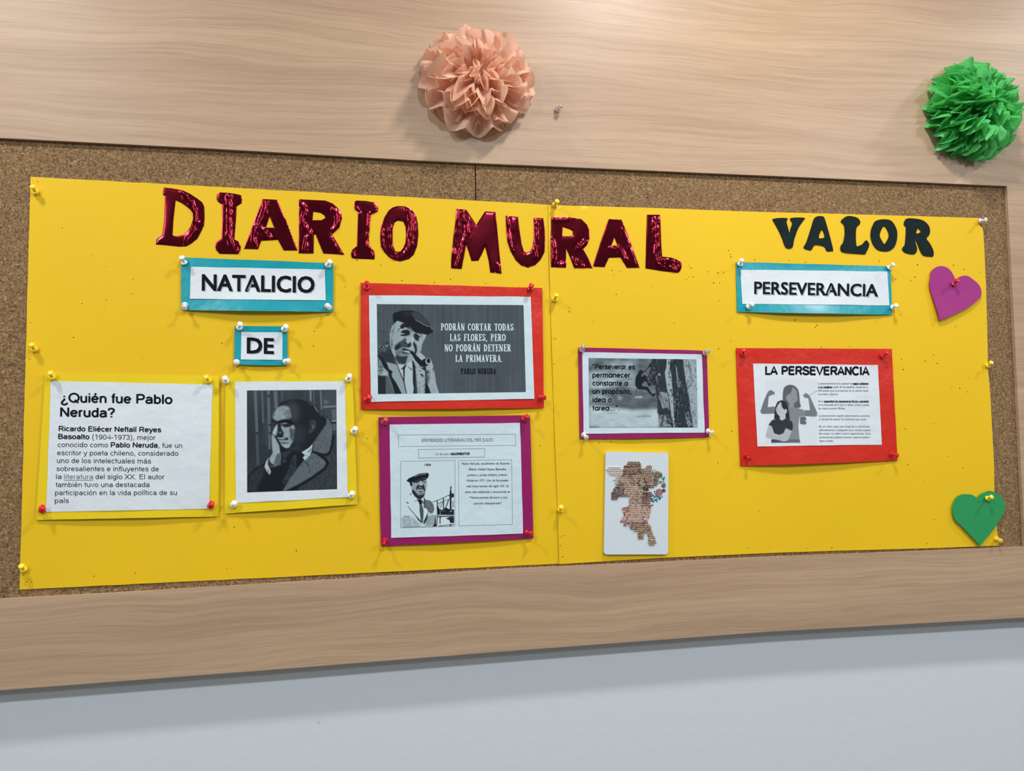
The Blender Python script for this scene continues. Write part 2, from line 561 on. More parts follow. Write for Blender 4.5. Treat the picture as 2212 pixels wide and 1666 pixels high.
q_left = [(66, 382), (1186, 442.2), (1209.6, 1217.8), (42, 1274)]
yl = sheet('cardboard', q_left, yellow_depth_left, YEL, None, 120, 90, wob=0.8, seed=2, solid=0.0004)
tag(yl, 'left of the two yellow cardboard sheets, carrying the word DIARIO', 'cardboard', 'yellow cardboard sheets covering the cork')
outer = [(1184, 443), (1400, 449), (1620, 457.2), (1860, 463.5), (2114, 471), (2113.5, 482), (2116.5, 487.5), (2122.5, 492), (2124, 500),
         (2126.5, 540), (2130, 620), (2132.3, 700), (2134.5, 800), (2139, 850), (2144.5, 950), (2147.5, 1010), (2148, 1060), (2149, 1090), (2153.5, 1140), (2157, 1179),
         (2000, 1185), (1800, 1190.3), (1660, 1195), (1430, 1205.5), (1208, 1219), (1205, 1110), (1197, 900), (1190.5, 700), (1187, 590)]
yr = cutout('cardboard', outer, [], lambda v: yellow_depth_right(v[:, 0], v[:, 1]), 0.0004, YEL, None, step=11, smooth=False)
yr.data.polygons.foreach_set('use_smooth', [len(p.vertices) == 3 for p in yr.data.polygons])
tag(yr, 'right of the two yellow cardboard sheets, carrying VALOR, its top right corner notched', 'cardboard', 'yellow cardboard sheets covering the cork')


def ydepth(px, py):
    px = np.asarray(px, float); py = np.asarray(py, float)
    return np.where(px < 1186 + (py - 442) * 0.03, yellow_depth_left(px, py), yellow_depth_right(px, py))


def holes_mesh(name, pts, parent):
    V = []; F = []
    for (x, y) in pts:
        r = random.uniform(0.9, 1.5); a0 = random.random() * 3; el = random.uniform(0.7, 1.0); s = len(V)
        d = float(ydepth(x, y)) + 0.00015
        for k in range(7):
            a = k / 7 * 2 * math.pi
            dx, dy = r * math.cos(a), r * el * math.sin(a)
            V.append(P(x + dx * math.cos(a0) - dy * math.sin(a0), y + dx * math.sin(a0) + dy * math.cos(a0), d))
        F.append(tuple(range(s, s + 7)))
    o = mesh(name, V, F, HOLE, parent)
    tag(o, 'scattered dark holes left by old pins', kind='stuff')


HL = crop(0, 380, 3.967)([(533, 450), (797, 682), (903, 777), (1138, 885), (1133, 1010), (912, 1061), (701, 1095), (893, 1117), (261, 1256), (630, 1385), (256, 1574), (1222, 1565), (323, 50)])
HL += crop(0, 1160, 9.217)([(470, 765), (570, 852), (625, 893), (523, 897), (487, 938), (513, 965), (1873, 783)])
HL += K2([(151, 830), (398, 881), (615, 1038), (953, 1061), (1121, 1027), (1488, 1070), (1833, 1100), (21, 1104)]) + K1([(2040, 1104)])
HL += KD([(35, 234), (789, 135), (785, 257), (1223, 1013), (1225, 1119), (1218, 1627), (33, 1574)]) + K6([(1915, 450)]) + [(292, 1238), (506, 1139), (640, 1190), (490, 1228)]
HR = K3([(780, 933), (866, 944), (796, 982), (1187, 1111), (824, 1184), (1042, 1200), (587, 1464), (1423, 1477), (335, 1320), (335, 1363), (1993, 727), (2008, 768), (2014, 795), (1584, 884), (1601, 910), (1780, 948), (1881, 961), (1939, 955), (1553, 1030), (1577, 998), (1624, 1002), (1835, 1062), (1898, 1064), (1891, 1251)])
HR += K4([(200, 479), (496, 484), (630, 500), (1260, 491), (1588, 522), (1896, 526), (1983, 561), (2116, 585), (1402, 642), (1566, 626), (1533, 657), (541, 993), (730, 1038), (715, 1055), (1443, 950), (668, 105)])
HR += KC([(2160, 157), (430, 1524), (603, 1505), (507, 1478), (2040, 1129)]) + KL([(45, 35), (1127, 108), (1470, 102), (2088, 253), (2107, 380), (2135, 1085), (2162, 1513), (59, 1116)])
HR += crop(1980, 700, 4.63)([(169, 308), (86, 371), (204, 394), (519, 541), (352, 632), (432, 643), (506, 679), (172, 998), (323, 1325), (466, 1439), (68, 1562), (390, 27)])
HR += crop(1140, 1060, 8.33)([(583, 822), (648, 812), (590, 993), (628, 1190), (655, 403)]) + [(1199.5, 732), (1196.5, 786.5), (1551, 1000), (1617, 1184), (1663, 1182), (1742, 1185), (1797, 1184), (1640, 1104)] + KG([(168, 768), (20, 1245)])
holes_mesh('pin_holes', HL, yl)
holes_mesh('pin_holes', HR, yr)

# ------------------------------------------------------------------ cut-out letters
FO = []
FO.append(('D', K1([(160, 72), (250, 82), (360, 102), (440, 140), (515, 190), (560, 225), (582, 265), (586, 380), (580, 465), (545, 540), (510, 605), (455, 650), (395, 683), (320, 686), (200, 672), (80, 662), (88, 608), (145, 570), (160, 480), (168, 380), (172, 250), (174, 160), (152, 145)]), [K1([(285, 203), (345, 232), (400, 270), (445, 310), (465, 340), (468, 400), (440, 480), (405, 530), (360, 565), (300, 580), (265, 575), (252, 560), (262, 400)])]))
FO.append(('I', K1([(745, 123), (830, 128), (905, 138), (965, 152), (975, 190), (970, 235), (918, 268), (912, 400), (895, 610), (940, 635), (962, 680), (958, 725), (932, 765), (740, 760), (705, 720), (697, 680), (705, 640), (762, 600), (772, 400), (765, 245), (725, 220), (710, 190), (715, 145)]), []))
FO.append(('A', K1([(1190, 192), (1340, 200), (1440, 430), (1552, 725), (1408, 725), (1348, 615), (1175, 625), (1142, 712), (995, 710), (1060, 540), (1130, 350)]), [K1([(1262, 372), (1310, 490), (1222, 490)])]))
FO.append(('R', K1([(1568, 195), (1840, 208), (1920, 240), (1975, 290), (2005, 340), (2015, 390), (1985, 490), (1910, 560), (1960, 640), (2005, 720), (2038, 770), (1820, 757), (1780, 660), (1740, 560), (1722, 560), (1718, 757), (1563, 755)]), [K1([(1715, 322), (1790, 335), (1835, 365), (1838, 390), (1800, 412), (1708, 412)])]))
FO.append(('I', K2([(150, 208), (240, 212), (330, 228), (365, 270), (370, 300), (362, 322), (295, 355), (285, 450), (272, 600), (280, 680), (325, 730), (335, 775), (330, 818), (140, 812), (95, 800), (88, 760), (100, 720), (150, 680), (155, 500), (162, 325), (130, 300), (118, 260), (128, 215)]), []))
FO.append(('O', K2([(570, 265), (650, 268), (720, 305), (765, 370), (782, 450), (788, 560), (775, 680), (740, 770), (690, 815), (600, 840), (540, 828), (480, 795), (435, 745), (400, 690), (392, 600), (398, 490), (430, 390), (480, 310), (520, 280)]), [K2([(540, 435), (575, 415), (630, 425), (655, 480), (660, 560), (655, 640), (630, 700), (600, 738), (550, 738), (525, 680), (520, 600), (520, 510)])]))
FO.append(('M', K2([(1182, 295), (1285, 303), (1390, 460), (1480, 320), (1588, 328), (1605, 480), (1625, 700), (1652, 965), (1535, 955), (1518, 830), (1482, 688), (1445, 770), (1412, 832), (1340, 835), (1310, 740), (1286, 668), (1262, 790), (1237, 918), (1128, 910), (1128, 830), (1150, 600), (1175, 420)]), []))
FO.append(('U', K2([(1695, 365), (1822, 378), (1840, 520), (1860, 660), (1885, 740), (1915, 750), (1950, 735), (1975, 680), (1988, 590), (1985, 387), (2085, 390), (2100, 500), (2105, 600), (2100, 740), (2060, 820), (2000, 880), (1930, 905), (1860, 885), (1800, 830), (1750, 740), (1712, 630), (1700, 500)]), []))
FO.append(('R', K3([(147, 380), (330, 380), (462, 402), (520, 460), (545, 520), (547, 600), (520, 670), (478, 712), (530, 800), (578, 910), (388, 908), (345, 800), (305, 710), (302, 905), (143, 900), (143, 600)]), [K3([(268, 482), (340, 505), (372, 525), (372, 568), (350, 578), (265, 580)])]))
FO.append(('A', K3([(742, 400), (880, 408), (960, 610), (1066, 905), (935, 908), (870, 798), (748, 802), (702, 900), (580, 893), (660, 640)]), [K3([(805, 592), (838, 675), (775, 675)])]))
FO.append(('L', K3([(1142, 355), (1272, 355), (1282, 365), (1285, 500), (1292, 680), (1300, 790), (1390, 800), (1450, 820), (1500, 850), (1502, 900), (1490, 935), (1465, 958), (1300, 940), (1127, 912), (1132, 700)]), []))
FLAB = ['shiny crimson foil letter D, first letter of the word DIARIO', 'shiny crimson foil letter I between the D and A of DIARIO', 'shiny crimson foil letter A between the first I and the R of DIARIO',
        'shiny crimson foil letter R in DIARIO, its left stem crumpled and bright', 'shiny crimson foil letter I between the R and O of DIARIO', 'shiny crimson foil letter O, last letter of the word DIARIO',
        'shiny crimson foil letter M, first letter of the word MURAL', 'shiny crimson foil letter U of MURAL, just left of the cardboard joint', 'shiny crimson foil letter R of MURAL, just right of the cardboard joint',
        'shiny crimson foil letter A between the R and L of MURAL', 'shiny crimson foil letter L, last letter of the word MURAL']


def smooth_open(rg):
    p = [np.array(q_, float) for q_ in rg]
    if len(p) < 3: return rg
    for _ in range(2):
        p = [p[0]] + [x for a_, b_ in zip(p, p[1:]) for x in (a_ * .75 + b_ * .25, a_ * .25 + b_ * .75)] + [p[-1]]
    return p


def foil_depth(outer, holes, seed, ridges):
    rh = 0.0027
    loops = [outer] + holes
    cx = sum(p[0] for p in outer) / len(outer); cy = sum(p[1] for p in outer) / len(outer)

    def f(v):
        ed = edgedist(v, loops)
        rd = np.full(len(v), 1e9)
        for rg in ridges:
            rg = smooth_open(rg)
            for p_, q_ in zip(rg, rg[1:]):
                a_ = np.array(p_); ab = np.array(q_) - a_; t_ = np.clip(((v - a_) @ ab) / (ab @ ab), 0, 1)
                rd = np.minimum(rd, np.hypot(*(v - a_ - t_[:, None] * ab).T))
        t = np.clip(ed / 9.0, 0, 1)
        puff = 0.0005 * np.sqrt(np.clip(1 - (1 - t) ** 2, 0, 1))
        out = np.empty(len(v))
        for i, (x, y) in enumerate(v):
            big = nz(x, y, 0.022, seed)
            cr = nz(x * 1.7, y, 0.085, seed + 2)
            fine = nz(x * 1.4, y, 0.24, seed + 3)
            zone = math.exp(-(rd[i] / 9.0) ** 2)
            out[i] = 0.0007 * big + 0.0009 * zone * cr + 0.00020 * zone * fine + rh * math.exp(-(rd[i] * (1 + 0.2 * nz(x, y, 0.07, seed + 8)) / 4.6) ** 2) * (0.85 + 0.3 * nz(x, y, 0.06, seed + 6))
        return ydepth(v[:, 0], v[:, 1]) + 0.0007 + puff + out * np.clip(ed / 5, 0.25, 1)
    return f


RIDGE = [[K1([(365, 105), (410, 175), (445, 220), (480, 300), (490, 400), (508, 450), (480, 530), (440, 580), (400, 640)])],
         [K1([(850, 135), (840, 200), (850, 300), (850, 500), (845, 580), (860, 660), (900, 715), (940, 750)])],
         [K1([(1230, 200), (1215, 290), (1190, 400), (1120, 500), (1100, 580), (1120, 690)]), K1([(1170, 490), (1230, 560), (1260, 595)])],
         [K1([(1590, 230), (1640, 330), (1600, 420), (1640, 500), (1690, 545), (1640, 620), (1635, 740)]), K1([(1930, 300), (1970, 380), (1960, 470), (1930, 510)]), K1([(1905, 570), (1950, 680), (2000, 760)])],
         [K2([(350, 315), (290, 335), (280, 420), (275, 560), (275, 680)]), K2([(100, 745), (120, 800)]), K2([(322, 740), (330, 800)]), K2([(135, 290), (165, 340)])],
         [K2([(690, 290), (715, 420), (710, 600), (715, 680), (640, 770), (520, 800)]), K2([(500, 490), (500, 600), (520, 700), (545, 740)]), K2([(402, 520), (402, 620), (425, 740)])],
         [K2([(1190, 300), (1160, 500), (1142, 760)]), K2([(1250, 315), (1280, 430), (1295, 530), (1250, 650), (1220, 800), (1190, 890)]), K2([(1640, 870), (1635, 960)])],
         [K2([(1712, 370), (1710, 500), (1722, 600), (1750, 720)]), K2([(2005, 450), (2010, 560), (1980, 680), (2000, 790)])],
         [K3([(200, 405), (320, 388)]), K3([(152, 620), (175, 740), (152, 850)]), K3([(510, 640), (440, 700)]), K3([(370, 830), (400, 890)]), K3([(425, 840), (470, 900)]), K3([(245, 880), (300, 862)])],
         [K3([(910, 510), (940, 600), (970, 700), (1010, 780), (1030, 870)]), K3([(850, 690), (890, 750), (900, 820)]), K3([(780, 700), (800, 710)])],
         [K3([(1230, 400), (1230, 600), (1235, 720), (1240, 860), (1290, 880)]), K3([(1272, 440), (1282, 700), (1300, 860)]), K3([(1370, 820), (1400, 832)]), K3([(1410, 910), (1430, 945)]), K3([(1485, 895), (1475, 940)])]]
for i, (ch, outer, holes) in enumerate(FO):
    o = cutout('foil_letter', outer, holes, foil_depth(outer, holes, 11 + i * 3, RIDGE[i]), 0.0012, FOIL, None, step=1.4, smooth=False)
    o.data.polygons.foreach_set('use_smooth', [len(p.vertices) == 3 for p in o.data.polygons])
    tag(o, FLAB[i], 'letter', 'crimson foil letters of DIARIO MURAL')

VA = []
VA.append(('V', [(358, 128), (475, 123), (470, 155), (485, 210), (496, 250), (505, 215), (520, 165), (505, 123), (620, 120), (618, 140), (570, 210), (535, 310), (520, 375), (465, 375), (430, 290), (400, 225), (365, 160)], []))
VA.append(('A', [(735, 108), (775, 108), (795, 125), (830, 240), (868, 390), (855, 405), (815, 405), (790, 365), (715, 352), (690, 385), (672, 398), (617, 378), (640, 330), (680, 210), (705, 130)], [[(770, 222), (790, 255), (792, 290), (745, 290)]]))
VA.append(('L', [(940, 140), (975, 112), (1010, 105), (1075, 120), (1100, 155), (1092, 180), (1068, 205), (1062, 280), (1068, 358), (1085, 360), (1120, 345), (1150, 312), (1175, 340), (1172, 370), (1150, 415), (1128, 432), (980, 420), (935, 402), (935, 360), (955, 330), (968, 260), (962, 185), (938, 160)], []))
VA.append(('O', [(1235, 145), (1300, 133), (1360, 143), (1395, 185), (1415, 240), (1412, 310), (1390, 370), (1350, 402), (1305, 408), (1250, 395), (1210, 350), (1190, 290), (1192, 230), (1210, 180)], [[(1303, 192), (1345, 270), (1310, 342), (1290, 325), (1265, 265)]]))
VA.append(('R', [(1475, 160), (1495, 128), (1550, 126), (1630, 140), (1680, 180), (1695, 225), (1690, 265), (1665, 298), (1695, 340), (1725, 405), (1722, 448), (1700, 452), (1640, 442), (1610, 400), (1580, 325), (1570, 325), (1585, 390), (1560, 432), (1490, 422), (1460, 395), (1465, 370), (1482, 345), (1490, 210), (1475, 185)], [[(1590, 210), (1618, 238), (1600, 250), (1578, 253)]]))
VLAB = ['charcoal felt letter V, first letter of the word VALOR', 'charcoal felt letter A between the V and L of VALOR', 'charcoal felt letter L in the middle of VALOR',
        'charcoal felt letter O of VALOR with a diamond-shaped opening', 'charcoal felt letter R, last letter of the word VALOR']
for i, (ch, outer, holes) in enumerate(VA):
    o = cutout('felt_letter', smoothpoly(K4(outer), 3), [smoothpoly(K4(h), 3) for h in holes], lambda v: ydepth(v[:, 0], v[:, 1]) + 0.0012 + 0.0002 * np.sin(v[:, 0] / 9), 0.0011, DARKF, None, step=5)
    tag(o, VLAB[i], 'letter', 'charcoal letters of VALOR')
# ------------------------------------------------------------------ lettering
def arc(cx, cy, rx, ry, a0, a1):
    n = max(4, int(abs(a1 - a0) / 14))
    return [(cx + rx * math.cos(math.radians(a0 + (a1 - a0) * k / n)), cy + ry * math.sin(math.radians(a0 + (a1 - a0) * k / n))) for k in range(n + 1)]


def spline(pts, k=5):
    p = [np.array(q, float) for q in pts]; p = [2 * p[0] - p[1]] + p + [2 * p[-1] - p[-2]]; out = []
    for i in range(1, len(p) - 2):
        for j in range(k):
            t = j / k; p0, p1, p2, p3 = p[i - 1], p[i], p[i + 1], p[i + 2]
            out.append(tuple(0.5 * (2 * p1 + (p2 - p0) * t + (2 * p0 - 5 * p1 + 4 * p2 - p3) * t * t + (3 * p1 - p0 - 3 * p2 + p3) * t ** 3)))
    return out + [tuple(p[-2])]


def ribbon(pts, w):
    """flat stroke of width w along a polyline -> verts, tris"""
    pts = [np.array(p, float) for p in pts]
    closed = len(pts) > 3 and np.hypot(*(pts[0] - pts[-1])) < 1e-6
    V = []; T = []
    n = len(pts)
    dirs = []
    for i in range(n - 1):
        d = pts[i + 1] - pts[i]; dirs.append(d / max(1e-9, np.hypot(*d)))
    for i in range(n):
        if closed:
            a, b = dirs[(i - 1) % (n - 1)], dirs[i % (n - 1)]
        else:
            a = dirs[max(0, i - 1)]; b = dirs[min(n - 2, i)]
        t = a + b; l = np.hypot(*t)
        t = a if l < 1e-6 else t / l
        nn = np.array([-t[1], t[0]]); c = max(0.80, abs(nn @ np.array([-a[1], a[0]])))
        V += [pts[i] + nn * w / 2 / c, pts[i] - nn * w / 2 / c]
    for i in range(n - 1):
        k = 2 * i
        T += [(k, k + 1, k + 3), (k, k + 3, k + 2)]
    return V, T


def Lp(*a):
    return ('L', [(a[i], a[i + 1]) for i in range(0, len(a), 2)])


def Ap(*a):
    return ('L', arc(*a))


def Sp(*a):
    return ('L', spline([(a[i], a[i + 1]) for i in range(0, len(a), 2)]))


G = {}
G['a'] = (556, [Lp(450, 0, 450, 340), Ap(270, 340, 180, 139, 0, 160), Lp(450, 305, 230, 275), Ap(225, 157, 145, 119, 90, 270), Ap(225, 200, 225, 162, 270, 350)])
G['b'] = (556, [Lp(110, 0, 110, 716), Ap(288, 259, 180, 219, 0, 360)])
G['c'] = (500, [Ap(275, 259, 195, 219, 42, 318)])
G['d'] = (556, [Lp(446, 0, 446, 716), Ap(268, 259, 180, 219, 0, 360)])
G['e'] = (556, [Lp(80, 268, 478, 268), Ap(278, 259, 200, 219, 2, 325)])
G['f'] = (278, [Lp(140, 0, 140, 590), Ap(222, 590, 82, 86, 180, 90), Lp(215, 676, 268, 676), Lp(20, 480, 260, 480)])
G['g'] = (556, [Lp(446, 519, 446, 10), Ap(268, 259, 180, 219, 0, 360), Ap(268, 10, 178, 180, 0, -155)])
G['h'] = (556, [Lp(106, 0, 106, 716), Ap(278, 300, 172, 179, 180, 0), Lp(450, 300, 450, 0)])
G['ı'] = (222, [Lp(110, 0, 110, 519)])
G['i'] = (222, [Lp(110, 0, 110, 519), Lp(110, 622, 110, 716)])
G['j'] = (222, [Lp(110, 519, 110, -100), Ap(40, -100, 70, 75, 0, -100), Lp(110, 622, 110, 716)])
G['l'] = (222, [Lp(110, 0, 110, 716)])
G['m'] = (833, [Lp(106, 0, 106, 519), Ap(261, 320, 155, 159, 180, 0), Lp(416, 320, 416, 0), Ap(571, 320, 155, 159, 180, 0), Lp(726, 320, 726, 0)])
G['n'] = (556, [Lp(106, 0, 106, 519), Ap(278, 300, 172, 179, 180, 0), Lp(450, 300, 450, 0)])
G['o'] = (556, [Ap(278, 259, 203, 219, 0, 360)])
G['p'] = (556, [Lp(110, -210, 110, 519), Ap(288, 259, 180, 219, 0, 360)])
G['q'] = (556, [Lp(446, -210, 446, 519), Ap(268, 259, 180, 219, 0, 360)])
G['r'] = (333, [Lp(106, 0, 106, 519), Ap(240, 330, 134, 149, 180, 70)])
G['s'] = (500, [Sp(420, 385, 370, 458, 250, 480, 130, 450, 105, 380, 150, 310, 250, 275, 365, 240, 425, 150, 380, 65, 250, 38, 120, 70, 70, 150)])
G['t'] = (278, [Lp(140, 670, 140, 110), Ap(212, 110, 72, 72, 180, 280), Lp(20, 480, 250, 480)])
G['u'] = (556, [Lp(106, 519, 106, 200), Ap(278, 200, 172, 162, 180, 360), Lp(450, 519, 450, 0)])
G['v'] = (500, [Lp(35, 519, 250, 20, 465, 519)])
G['w'] = (722, [Lp(30, 519, 190, 20, 361, 500, 532, 20, 692, 519)])
G['x'] = (500, [Lp(35, 0, 465, 519), Lp(35, 519, 465, 0)])
G['y'] = (500, [Lp(35, 519, 250, 20), Sp(470, 519, 340, 200, 240, -60, 190, -150, 130, -172, 60, -165)])
G['z'] = (500, [Lp(50, 480, 440, 480, 50, 40, 460, 40)])
G['A'] = (667, [Lp(30, 0, 333, 690, 637, 0), Lp(140, 235, 530, 235)])
G['B'] = (667, [Lp(120, 0, 120, 716), Lp(120, 676, 370, 676), Ap(370, 530, 160, 146, 90, -90), Lp(120, 384, 390, 384), Ap(385, 212, 195, 172, 90, -90), Lp(385, 40, 120, 40)])
G['C'] = (722, [Ap(385, 358, 310, 325, 40, 320)])
G['E'] = (667, [Lp(125, 0, 125, 716), Lp(125, 676, 600, 676), Lp(125, 384, 565, 384), Lp(125, 40, 615, 40)])
G['I'] = (278, [Lp(140, 0, 140, 716)])
G['L'] = (556, [Lp(125, 716, 125, 40, 525, 40)])
G['N'] = (722, [Lp(120, 0, 120, 716), Lp(120, 690, 605, 26), Lp(605, 0, 605, 716)])
G['P'] = (667, [Lp(125, 0, 125, 716), Lp(125, 676, 400, 676), Ap(400, 500, 185, 176, 90, -90), Lp(400, 324, 125, 324)])
G['Q'] = (778, [Ap(389, 358, 325, 325, 0, 360), Lp(440, 200, 690, -30)])
G['R'] = (722, [Lp(125, 0, 125, 716), Lp(125, 676, 430, 676), Ap(430, 510, 185, 166, 90, -90), Lp(430, 344, 125, 344), Lp(400, 344, 650, 0)])
G['S'] = (667, [Sp(570, 520, 510, 640, 330, 680, 160, 640, 105, 530, 160, 430, 330, 375, 510, 320, 590, 200, 520, 80, 330, 36, 140, 85, 65, 220)])
G['V'] = (667, [Lp(25, 716, 333, 24, 642, 716)])
G['X'] = (667, [Lp(40, 0, 625, 716), Lp(40, 716, 625, 0)])
G['0'] = (556, [Ap(278, 345, 195, 305, 0, 360)])
G['1'] = (556, [Lp(340, 0, 340, 700), Lp(345, 690, 130, 530)])
G['3'] = (556, [Sp(70, 540, 140, 640, 260, 672, 400, 620, 425, 500, 350, 395, 230, 372), Sp(230, 372, 390, 350, 470, 220, 410, 90, 270, 38, 120, 80, 60, 190)])
G['4'] = (556, [Lp(415, 0, 415, 650, 50, 215, 530, 215)])
G['7'] = (556, [Lp(50, 660, 490, 660), Sp(490, 660, 330, 420, 230, 0)])
G['9'] = (556, [Ap(275, 470, 190, 195, 0, 360), Sp(468, 460, 455, 230, 380, 80, 260, 40, 110, 110)])
G['('] = (333, [Sp(270, 740, 140, 540, 110, 270, 140, 20, 270, -190)])
G[')'] = (333, [Sp(60, 740, 190, 540, 220, 270, 190, 20, 60, -190)])
G['-'] = (333, [Lp(30, 260, 300, 260)])
G[','] = (278, [Lp(140, 95, 140, 0, 105, -110)])
G['.'] = (278, [Lp(140, 0, 140, 98)])
G['?'] = (556, [Sp(75, 530, 130, 640, 270, 680, 410, 630, 445, 510, 350, 390, 285, 310, 278, 200), Lp(278, 0, 278, 98)])
G['¿'] = (611, [('L', [(610 - x, 500 - y) for x, y in G['?'][1][0][1]]), Lp(332, 402, 332, 500)])
G['“'] = (370, [Lp(90, 560, 110, 716), Lp(220, 560, 240, 716)])
G['"'] = (370, [Lp(100, 540, 115, 716), Lp(240, 540, 240, 716)])
for b_, ac in (('a', 'á'), ('e', 'é'), ('ı', 'í'), ('o', 'ó'), ('u', 'ú')):
    wd, st = G[b_]; cx_ = wd / 2
    G[ac] = (wd, st + [Lp(cx_ - 20, 580, cx_ + 70, 740)])
GEO = dict(G)
GEO['a'] = (600, [Lp(500, 0, 500, 530), Ap(290, 262, 208, 222, 0, 360)])
GEO['t'] = (300, [Lp(145, 680, 145, 0), Lp(30, 490, 260, 490)])
GEO['M'] = G['N']
wd, st = GEO['a']; GEO['á'] = (wd, st + [Lp(280, 580, 370, 740)])

# condensed display serif with slab ends: (weight, path)
def sl(x, y, wdt=230):
    return (52, [(x - wdt / 2, y), (x + wdt / 2, y)])


TT = 125; tt = 60
DS = {}
DS['P'] = (450, [(TT, [(140, 0), (140, 1000)]), sl(140, 26), sl(120, 974, 200), (95, arc(190, 735, 175, 225, 95, -95)), ])
DS['O'] = (470, [(118, arc(235, 500, 165, 440, 0, 360))])
DS['D'] = (480, [(TT, [(140, 0), (140, 1000)]), sl(110, 26, 200), sl(110, 974, 200), (110, arc(170, 500, 225, 455, 92, -92))])
DS['R'] = (480, [(TT, [(130, 0), (130, 1000)]), sl(130, 26), sl(110, 974, 200), (95, arc(180, 750, 175, 210, 95, -95)), (TT, [(240, 540), (365, 40)]), sl(390, 26, 170)])
DS['A'] = (480, [(70, [(90, 0), (235, 960)]), (TT, [(225, 1000), (360, 0)]), (52, [(120, 320), (330, 320)]), sl(85, 26, 180), sl(375, 26, 210)])
DS['N'] = (490, [(70, [(100, 0), (100, 1000)]), (TT, [(90, 1000), (370, 0)]), (70, [(390, 0), (390, 1000)]), sl(100, 26, 180), sl(80, 974, 180), sl(390, 974, 180)])
DS['C'] = (440, [(115, arc(240, 500, 170, 440, 60, 300)), (60, [(330, 860), (370, 740)]), (80, [(325, 150), (360, 260)])])
DS['T'] = (440, [(TT, [(220, 0), (220, 1000)]), sl(220, 26), (60, [(20, 970), (420, 970)]), (60, [(35, 990), (20, 780)]), (60, [(405, 990), (420, 780)])])
DS['S'] = (430, [(105, spline([(350, 790), (300, 900), (200, 935), (110, 860), (90, 730), (160, 590), (290, 450), (345, 310), (320, 150), (220, 65), (120, 110), (95, 230)])), (95, arc(140, 250, 45, 45, 0, 360)), (60, [(330, 940), (370, 760)])])
DS['L'] = (430, [(TT, [(150, 0), (150, 1000)]), sl(140, 974), (60, [(40, 30), (390, 30)]), (80, [(380, 10), (370, 260)])])
DS['F'] = (420, [(TT, [(150, 0), (150, 1000)]), sl(140, 26), (60, [(40, 970), (390, 970)]), (60, [(380, 990), (390, 780)]), (60, [(150, 540), (310, 540)]), (60, [(310, 440), (310, 640)])])
DS['E'] = (430, [(TT, [(150, 0), (150, 1000)]), (60, [(40, 970), (390, 970)]), (60, [(380, 990), (390, 800)]), (60, [(150, 530), (310, 530)]), (60, [(310, 430), (310, 630)]), (60, [(40, 30), (390, 30)]), (70, [(385, 10), (395, 230)])])
DS['I'] = (270, [(TT, [(135, 0), (135, 1000)]), sl(135, 26), sl(135, 974)])
DS['M'] = (600, [(70, [(100, 0), (110, 1000)]), (TT, [(110, 1000), (290, 120)]), (70, [(300, 120), (470, 1000)]), (TT, [(485, 1000), (495, 0)]), sl(100, 26, 170), sl(500, 26, 190), sl(90, 974, 150), sl(500, 974, 160)])
DS['V'] = (460, [(TT, [(100, 1000), (235, 20)]), (70, [(240, 20), (380, 1000)]), sl(95, 974, 200), sl(380, 974, 160)])
DS['B'] = (450, [(TT, [(130, 0), (130, 1000)]), sl(110, 26, 200), sl(110, 974, 200), (90, arc(170, 755, 165, 205, 95, -95)), (100, arc(170, 290, 195, 255, 95, -95))])
DS['U'] = (470, [(115, [(120, 1000), (120, 280)]), (100, arc(245, 290, 125, 240, 180, 360)), (75, [(370, 280), (370, 1000)]), sl(110, 974, 200), sl(370, 974, 170)])
DS['Á'] = (480, DS['A'][1] + [(80, [(225, 1040), (270, 1200)])])
DS[','] = (230, [(110, [(110, 110), (110, 10), (60, -130)])])
DS['.'] = (200, [(100, [(90, 0), (90, 100)])])


def line_stroke(s, font, w, space=278, track=0):
    V = []; T = []; x = 0.0
    for ch in s:
        if ch == ' ':
            x += space + track; continue
        adv, st = font[ch]
        for a, pth in st:
            ww = w if a == 'L' else a * w
            v, t = ribbon([(px + x, py) for px, py in pth], ww)
            b = len(V); V += v; T += [tuple(b + i for i in q) for q in t]
        x += adv + track
    V = np.array(V); cap = 1000.0 if font is DS else 716.0
    V[:, 0] -= V[:, 0].min()
    W = V[:, 0].max()
    return V / cap, np.array(T), W / cap


_bf = {}


def line_bfont(s):
    if s in _bf: return _bf[s]
    c = bpy.data.curves.new('t', 'FONT'); c.body = s; c.size = 1.0; c.resolution_u = 3
    o = bpy.data.objects.new('t', c)
    me = bpy.data.meshes.new_from_object(o)
    V = np.array([v.co[:2] for v in me.vertices]); me.calc_loop_triangles()
    T = np.array([list(t.vertices) for t in me.loop_triangles])
    bpy.data.objects.remove(o); bpy.data.curves.remove(c); bpy.data.meshes.remove(me)
    if 'H' not in _bf and s != 'H':
        h = line_bfont('H')
    cap = 1.0 if s == 'H' else _bf['H'][0][:, 1].max()
    if s != 'H':
        V = V / cap
    V[:, 0] -= V[:, 0].min()
    _bf[s] = (V, T, V[:, 0].max())
    return _bf[s]


def place(line, a, b, cap, skew=0.0, off=(0, 0)):
    """line set from pixel a to pixel b along its baseline"""
    V, T, W = line
    a = np.array(a, float); b = np.array(b, float)
    d = b - a; n = np.array([d[1], -d[0]]) / np.hypot(*d)
    n = n * 0.35 + np.array([0.0, -1.0]) * 0.65
    p = a + V[:, :1] / W * d + V[:, 1:2] * cap * n
    p[:, 0] += V[:, 1] * cap * skew
    return p + np.array(off), T


def bold(line, a, b, cap, r, skew=0.0):
    return [place(line, a, b, cap, skew, o) for o in ((-r, -r), (r, -r), (-r, r), (r, r), (0, 0))]


